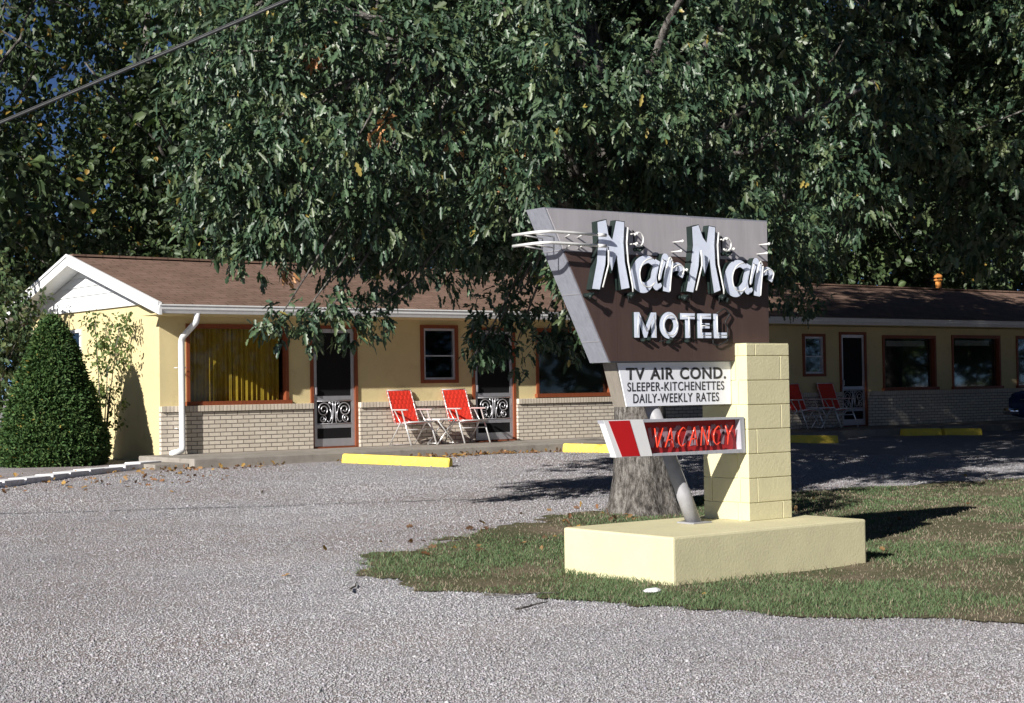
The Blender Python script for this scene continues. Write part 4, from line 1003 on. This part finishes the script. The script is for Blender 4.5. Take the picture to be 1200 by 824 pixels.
# ------------------------------------------------------------------ woods behind the motel
woods_cols = [(.055, .090, .035), (.045, .075, .032), (.070, .105, .038), (.060, .085, .045)]
def back_tree(x_, y_, h, rx_, rz_, dens, lab, seed, cols=woods_cols, yellow=.01, zlow=1.6):
    rg = np.random.default_rng(seed); t = thing('tree', lab, 'tree', (x_, y_, .4), 0, 'trees standing behind the motel')
    zc = h-rz_; cl = shell_clumps((x_, y_, zc), (rx_, rx_*.9, rz_), 70, (.7, 1.25), rg, lambda p: zlow)
    cl += shell_clumps((x_, y_, zc*.55), (rx_*.85, rx_*.8, zc*.5), 26, (.7, 1.1), rg, lambda p: zlow)
    k = MB(); k.tube([(x_, y_, .1), (x_, y_, .8), (x_+.1, y_, 3), (x_, y_+.1, h*.55), (x_+.1, y_, h*.85)], [.30, .2, .15, .10, .03], 12); k.build('trunk', M['bark'], t, smooth=True)
    k = MB(); limbs(k, (x_, y_, .4), (x_, y_, h*.85), .12, [c_[:3] for c_ in cl[:45]], rg, 12, .02); k.build('branches', M['bark'], t)
    p, o = clump_points(cl, dens*1.5, rg); p, o = voids(p, o, .7, .45, 300+seed)
    ci = shell_clumps((x_, y_, zc*.92), (rx_*.75, rx_*.7, zc*.75), 50 if dens > 15 else 9, (1., 1.5), rg, lambda p: zlow, .5); q1, q2 = clump_points(ci, 12, rg, inner=.5)
    leaf_mesh('inner_crown', q1, q2, 6, .30, .20, .35, M['leaf2'], t, cols, OVAL, 1.0, .12, rng=rg)
    def fx(pp, cc):
        m_ = rg.random(len(pp)) < yellow; cc[m_] = np.array([.36, .24, .05])*rg.uniform(.6, 1.1, (m_.sum(), 1)); return cc
    leaf_mesh('crown', p, o, 7, .15, .10, .35, M['leaf2'], t, cols, OVAL, 1.0, .09, colfix=fx, rng=rg)
BACK = [(13.5, 40.5, 15.0, 4.2, 6.0, 9, 'dark tree at the far left, deepest behind the motel gable', .01),
        (20.5, 40.0, 17.0, 4.2, 7.0, 24, 'dark tree deep behind the left half of the motel roof', .01),
        (11.6, 34.5, 13.0, 4.0, 5.6, 14, 'tall loose tree at the far left behind the motel, blue sky showing through it', .03),
        (17.3, 33.0, 13.0, 3.5, 5.2, 26, 'green tree with some yellow leaves behind the left end of the roof', .035),
        (22.3, 34.5, 15.0, 3.8, 5.8, 20, 'dark tree behind the motel roof just right of the left gable', .01),
        (27.5, 33.5, 15.0, 3.7, 5.8, 20, 'dark tree behind the roof above the two sunlit red chairs', .01),
        (33.0, 34.5, 16.0, 4.0, 6.2, 20, 'dark tree behind the roof, straight behind the brown sign face', .01),
        (38.6, 33.5, 16.0, 3.9, 6.2, 20, 'dark tree behind the roof right of the sign', .01),
        (44.5, 34.5, 17.0, 4.0, 6.5, 20, 'shadowed tree behind the far wing of the motel, near the flue', .01),
        (50.5, 34.0, 17.0, 4.2, 6.5, 20, 'tree behind the far wing at the right edge of the view', .012)]
for i, (x_, y_, h, a_, b_, dn, lab, yl) in enumerate(BACK): back_tree(x_, y_, h, a_, b_, dn, lab, 100+i, yellow=yl)
for (x_, y_, h, a_, b_) in ((2.4, 30.5, 19, 4.6, 7.5), (-3.5, 33, 20, 5, 8)): back_tree(x_, y_, h, a_, b_, 13, 'unseen tall tree added past the left edge to shade the trees behind the motel' if x_ > 0 else 'unseen tall tree added further out past the left edge to shade the trees behind the motel', int(h))  # trees out of view, added to keep sun off the woods behind the motel
# the wood further back reads as one mass
def far_wood():
    rg = np.random.default_rng(77); cl = []; k = MB()
    for x_ in np.arange(15, 84, 5.2):
        y_ = 44+rg.uniform(-2, 2); h = rg.uniform(15, 20)
        if x_ < 19: h = 9
        cl += shell_clumps((x_, y_, h*.55), (3.6, 3, h*.45), 60, (1.1, 1.8), rg, lambda p: 1.)
        k.tube([(x_, y_, 0), (x_, y_, h*.8)], [.3, .08], 8)
    p, o = clump_points(cl, 11, rg)
    ob = leaf_mesh('far_wood', p, o, 6, .32, .24, .3, M['leaf2'], None, woods_cols, OVAL, 1.0, .15, rng=rg)
    tag(ob, 'dense dark wood far behind the motel seen between the nearer trees', 'wood', kind='stuff')
    k.build('trunks', M['bark'], ob, local=True)
far_wood()
def unseen_wood():  # added behind the camera to darken window reflections and cut low sky light
    rg = np.random.default_rng(78); cl = []
    for x_ in np.arange(14, 120, 5.5): cl += shell_clumps((x_, -24+rg.uniform(-2, 2), 5.2), (3.6, 3, 5.0), 34, (1.2, 2.0), rg)
    p, o = clump_points(cl, 5, rg)
    ob = leaf_mesh('unseen_wood', p, o, 5, .42, .32, .3, M['leaf2'], None, woods_cols, OVAL, 1.0, .2, rng=rg)
    tag(ob, 'unseen wood behind the camera, added to darken the motel window reflections', 'wood', kind='stuff')
unseen_wood()
for (x_, y_, sd_, lab) in ((25.5, 5.0, 41, 'unseen oak added beyond the right edge to block sky light, the nearer one'), (34.5, 8.5, 42, 'unseen oak added beyond the right edge to block sky light, the farther one')):  # oaks out of view, added to block sky light from the far wing
    rg = np.random.default_rng(sd_); t_ = thing('oak_tree', lab, 'tree', (x_, y_, 0))
    cl_ = shell_clumps((x_, y_, 7.2), (5.0, 5.0, 4.6), 80, (.9, 1.4), rg, lambda p: 2.8, .4)
    tr = MB(); tr.tube([(x_, y_, -.1), (x_, y_, .5), (x_, y_+.1, 2), (x_+.1, y_, 5), (x_, y_, 8)], [.42, .32, .27, .2, .07], 14); tr.build('trunk', M['bark'], t_, smooth=True)
    bm_ = MB(); limbs(bm_, (x_, y_, 0), (x_, y_, 8), .22, [c_[:3] for c_ in cl_[:40]], rg, 12); bm_.build('branches', M['bark'], t_)
    p_, o_ = clump_points(cl_, 20, rg); leaf_mesh('crown', p_, o_, 6, .26, .15, .5, M['leaf'], t_, oak_cols, LOBE, .9, .07, rng=rg)
rg = np.random.default_rng(25)
unseen_oak = thing('oak_tree', 'unseen oak added beyond the right edge to shade the end of the far wing', 'tree', (37.5, 16.5, .3))  # out of view, added for shade and less sky on the far wing
big3 = shell_clumps((37.0, 17.5, 7.4), (6.0, 4.6, 4.0), 110, (.8, 1.3), rg, lambda p: 3.6, .4)
tr = MB(); tr.tube([(37.5, 16.5, .1), (37.5, 16.5, .5), (37.4, 16.6, 2), (37.2, 17.0, 5), (37, 17.4, 8)], [.45, .34, .29, .22, .08], 16); tr.build('trunk', M['bark'], unseen_oak, smooth=True)
bm_ = MB(); limbs(bm_, (37.5, 16.5, .3), (37, 17.4, 8), .24, [c_[:3] for c_ in big3[:60]], rg, 14); bm_.build('branches', M['bark'], unseen_oak)
cp_, co_ = clump_points(big3, 24, rg)
leaf_mesh('crown', cp_, co_, 6, .24, .14, .5, M['leaf'], unseen_oak, oak_cols, LOBE, .9, .07, rng=rg)

# ------------------------------------------------------------------ shrubs by the gable
def cone_shrub():
    rg = np.random.default_rng(9); cx0, cy0, zb, zt2, R_ = 9.62, 23.95, .40, 2.73, .80
    t = thing('conical_evergreen', 'dense clipped conical evergreen shrub standing before the yellow gable wall', 'shrub', (cx0, cy0, .42))
    def rad(u): return R_*np.where(u < .12, .90+.10*np.sin(u/.12*math.pi/2), np.clip((1-(u-.12)/.88), 0, 1)**.64)
    n = 17000; u = 1-np.sqrt(rg.random(n)); u = np.clip(u*1.02, 0, .995); a = rg.uniform(0, 2*np.pi, n)
    bump_ = 1+.09*(vnoise(a*3.2, u*9, 1., 5)-.5)+.10*(vnoise(a*8, u*26, 1., 6)-.5)
    k = np.where(rg.random(n) < .8, rg.uniform(.86, 1.03, n), rg.uniform(.5, .86, n))
    r = rad(u)*bump_*k; z = zb+u*(zt2-zb)
    p = np.stack([cx0+r*np.cos(a), cy0+r*np.sin(a), z], 1); o = np.stack([np.cos(a), np.sin(a), np.full(n, .55)], 1)
    def fx(pp, cc):
        m_ = rg.random(len(pp)) < .012; cc[m_] = np.array([.33, .25, .06]); return cc
    leaf_mesh('foliage', p, norm(o), 4, .075, .026, -.25, M['needle'], t, [(.050, .105, .030), (.038, .082, .026), (.066, .122, .036), (.080, .130, .040)], OVAL, .75, .012, colfix=fx, rng=rg)
    k = MB(); k.tube([(cx0, cy0, .3), (cx0, cy0, 1.2), (cx0, cy0, 2.5)], [.07, .05, .015], 8)
    for i in range(60):
        zz = rg.uniform(.5, 2.3); a_ = rg.uniform(0, 6.28); rr = float(rad(np.array((zz-zb)/(zt2-zb))))*.85
        k.tube([(cx0, cy0, zz-.1), (cx0+rr*math.cos(a_), cy0+rr*math.sin(a_), zz+.1)], [.015, .005], 5)
    k.build('stem', M['bark'], t)
cone_shrub()
def leafy(name, lab, cat, base, cl, dens, per, L, Wd, cols, stems, seed, mat='leaf2'):
    rg = np.random.default_rng(seed); t = thing(name, lab, cat, base)
    p, o = clump_points(cl, dens, rg, .9, .4); leaf_mesh('foliage', p, o, per, L, Wd, .3, M[mat], t, cols, OVAL, 1., .05, rng=rg)
    k = MB()
    for s_ in stems: k.tube(round_path(s_, .2), list(np.linspace(.02, .006, len(round_path(s_, .2)))), 6)
    k.build('stem', M['bark'], t)
rg = np.random.default_rng(31)
bush = [(10.0, 26.9, 3.15, .36), (9.7, 27.0, 3.3, .42), (10.25, 27.5, 3.35, .36), (9.9, 27.4, 3.7, .4), (9.0, 26.6, .9, .6), (9.8, 26.4, 1.0, .65), (9.3, 26.5, 1.8, .65), (9.9, 26.7, 2.0, .6), (10.2, 26.8, 2.6, .5), (9.6, 26.5, 2.75, .5), (8.6, 26.8, 1.6, .7), (8.7, 26.9, 2.5, .65), (8.2, 26.6, .8, .7), (7.7, 27, 1.8, .8), (9.0, 27.5, 2.9, .6), (10.4, 26.9, 3.0, .35)]
leafy('leafy_bush', 'tall loose leafy bush behind the conical evergreen at the left edge', 'bush', (9.3, 26.6, .42), bush, 170, 5, .115, .08, [(.06, .10, .04), (.075, .115, .05), (.05, .085, .035), (.10, .125, .05)],
      [[(9.3+rg.uniform(-.3, .3), 26.6+rg.uniform(-.2, .2), .3), (c_[0]*.5+4.65, c_[1]*.5+13.3, c_[2]*.6), c_[:3]] for c_ in bush], 32)
vine = [(10.85, 24.72, 1.95, .17), (10.85, 24.85, 1.45, .15), (10.85, 24.5, 2.3, .17), (10.85, 24.25, 2.62, .14), (10.85, 25.0, 2.35, .16), (10.85, 24.05, 2.52, .10), (10.85, 25.2, 2.7, .16), (10.88, 24.5, 1.1, .10), (10.85, 25.35, 2.1, .14), (10.85, 24.15, 2.05, .08), (10.9, 25.2, 1.6, .16), (10.88, 24.9, 1.0, .12), (10.9, 24.38, 1.62, .09), (10.88, 24.3, 1.28, .09), (10.86, 24.75, 2.6, .1), (10.88, 23.98, 2.72, .06), (10.88, 23.98, 2.2, .05)]
leafy('climbing_rose', 'thin sparse climbing plant with pale leaves against the yellow gable wall', 'plant', (10.85, 24.95, .42), vine, 900, 4, .065, .044, [(.10, .15, .04), (.13, .17, .055), (.085, .125, .035)],
      [[(10.85, 24.95, .3), (10.85, c_[1]*.4+24.95*.6, c_[2]*.55), c_[:3]] for c_ in vine[:9:3]], 33)

# leaf litter along the walk and under the oak
def litter():
    rg = np.random.default_rng(55); P = []
    for _ in range(150): P.append((rg.uniform(10.2, 12.2), rg.uniform(21.2, 22.1)))
    for _ in range(420): P.append((13.2+rg.beta(1.2, 2)*8, 21.55-abs(rg.normal(0, .10))))
    for _ in range(130): P.append((rg.uniform(19, 21.2), 21.5-abs(rg.normal(0, .12))))
    for _ in range(140): P.append((rg.uniform(6.5, 10.5), rg.uniform(19.2, 22.0)))
    for _ in range(25): P.append((rg.uniform(3, 20), rg.uniform(5, 20)))
    for _ in range(140): P.append((rg.normal(11.2, 1.6), rg.normal(12.2, .9)))
    P = np.array(P); z = ground_z(P[:, 0], P[:, 1])+.018
    k = (P[:, 1] < 21.58) | (P[:, 0] < 10.75); P, z = P[k], z[k]
    leaf_mesh('leaf_litter', np.column_stack([P, z]), np.tile([0, 0, .15], (len(P), 1)), 1, .09, .055, .1, M['litter'], None, [(.20, .10, .05), (.28, .17, .08), (.13, .075, .045), (.33, .2, .06)], LOBE, .8, .005, .3, rng=rg)
    tag(bpy.data.objects['leaf_litter'], 'fallen brown leaves scattered on the gravel and along the walkway', 'leaf litter', kind='stuff')
litter()
for (x_, y_, a_, L_) in ((6.35, 10.2, .9, .5), (6.9, 9.3, -.5, .55), (6.6, 8.55, .3, .4)):
    t = MB(); z = float(ground_z(x_, y_))+.02; pts = [(x_+math.cos(a_)*L_*k/5+random.uniform(-.015, .015), y_+math.sin(a_)*L_*k/5+random.uniform(-.015, .015), z+random.uniform(0, .01)) for k in range(6)]
    t.tube(pts, [.009, .008, .007, .006, .005, .003], 6); t.tube([pts[2], Vector(pts[2])+Vector((.08, .07, .005))], [.005, .002], 5)
    o = t.build('twig', M['bark']); tag(o, 'thin bare twig lying on the gravel by the grass edge', 'twig', 'fallen twigs at the grass edge')
s = MB(); s.ball((7.90, 8.62, .035), (.075, .05, .022), 2)
for v in s.b.verts: v.co += Vector((random.uniform(-.006, .006), random.uniform(-.006, .006), random.uniform(-.004, .004)))
tag(s.build('flat_stone', M['kerb_white']), 'flat whitish stone at the grass edge below the sign base corner', 'stone')

# ------------------------------------------------------------------ overhead cable
A_, B_ = Vector((4.75, 13.0, 3.73)), Vector((6.44, 11.2, 4.64))
A_, B_ = Vector((4.794, 13.0, 3.731)), Vector((6.485, 11.2, 4.616))
d_ = B_-A_; pts = []
for k in range(-10, 17):
    t = k/6; p = A_+d_*t; p.z += .012*(t-.5)**2; pts.append(p)
cb_ = MB(); cb_.tube(pts, .013, 8); cb_.tube([p+Vector((.0, .012, .016)) for p in pts], .006, 6)
tag(cb_.build('overhead_cable', M['wire']), 'dark overhead service cable crossing the upper left of the view', 'cable')

# ------------------------------------------------------------------ parked car, mostly beyond the right edge
def car():
    t = thing('parked_car', 'dark blue sedan parked nose to the walkway, cut off by the right edge', 'car', (31.2, 19.15, .36))
    Wd = .90
    b_ = MB(); L0 = 2.35
    prof = [(-L0, .38), (-L0+.05, .80), (-L0+.5, .90), (-1.15, .93), (1.05, .95), (L0-.25, .90), (L0, .80), (L0, .38), (1.95, .30), (-1.9, .30)]
    b_.prism(prof, -Wd, Wd, 'x'); bmesh.ops.bevel(b_.b, geom=b_.b.edges[:], offset=.07, segments=3, affect='EDGES'); b_.build('body', M['car'], t, local=True, smooth=True)
    c_ = MB(); c_.prism([(-1.55, .91), (-1.05, 1.38), (.15, 1.40), (.80, .93)], -.72, .72, 'x'); bmesh.ops.bevel(c_.b, geom=c_.b.edges[:], offset=.06, segments=3, affect='EDGES'); c_.build('cabin', M['car'], t, local=True, smooth=True)
    g_ = MB()
    for s_ in (-1, 1):
        g_.prism([(-1.32, .96), (-.98, 1.30), (-.42, 1.32), (-.42, .96)], s_*.722, s_*.728, 'x'); g_.prism([(-.36, .96), (-.36, 1.32), (.12, 1.32), (.60, .96)], s_*.722, s_*.728, 'x')
    g_.build('window', M['screen'], t, local=True)
    for y_ in (-1.45, 1.45):
        for s_ in (-1, 1):
            w_ = MB(); w_.tube([(s_*.74, y_, .31), (s_*.915, y_, .31)], .31, 24); wo = w_.build('wheel', M['tar'], t, local=True)
            w_ = MB(); w_.tube([(s_*.90, y_, .31), (s_*.925, y_, .31)], [.19, .15], 20); w_.build('hubcap', M['chrome'], wo, local=True)
    for y_ in (-L0-.06, L0+.06):
        p_ = MB(); sg = 1 if y_ > 0 else -1
        p_.tube(round_path([(-.93, y_-sg*.42, .46), (-.93, y_, .46), (.93, y_, .46), (.93, y_-sg*.42, .46)], .12), .075, 10); p_.build('bumper', M['chrome'], t, local=True)
    for s_ in (-1, 1):
        h_ = MB(); h_.tube([(s_*.62, L0-.03, .66), (s_*.62, L0+.03, .66)], [.10, .09], 16); h_.build('headlight', M['white_gloss'], t, local=True)
        h_ = MB(); h_.box(s_*.62-.09, s_*.62+.09, -L0-.02, -L0+.05, .60, .70, .01); h_.build('tail_light', M['red'], t, local=True)
        h_ = MB(); h_.box(s_*.905-.012, s_*.905+.012, -2.0, 2.0, .70, .725, .004); h_.build('side_trim', M['chrome'], t, local=True)
    h_ = MB(); h_.tube([(-.90, 1.0, .95), (-.98, 1.0, 1.05)], .012, 6); h_.ball((-1.0, 1.0, 1.07), (.07, .035, .05), 2); h_.build('wing_mirror', M['chrome'], t, local=True)
car()
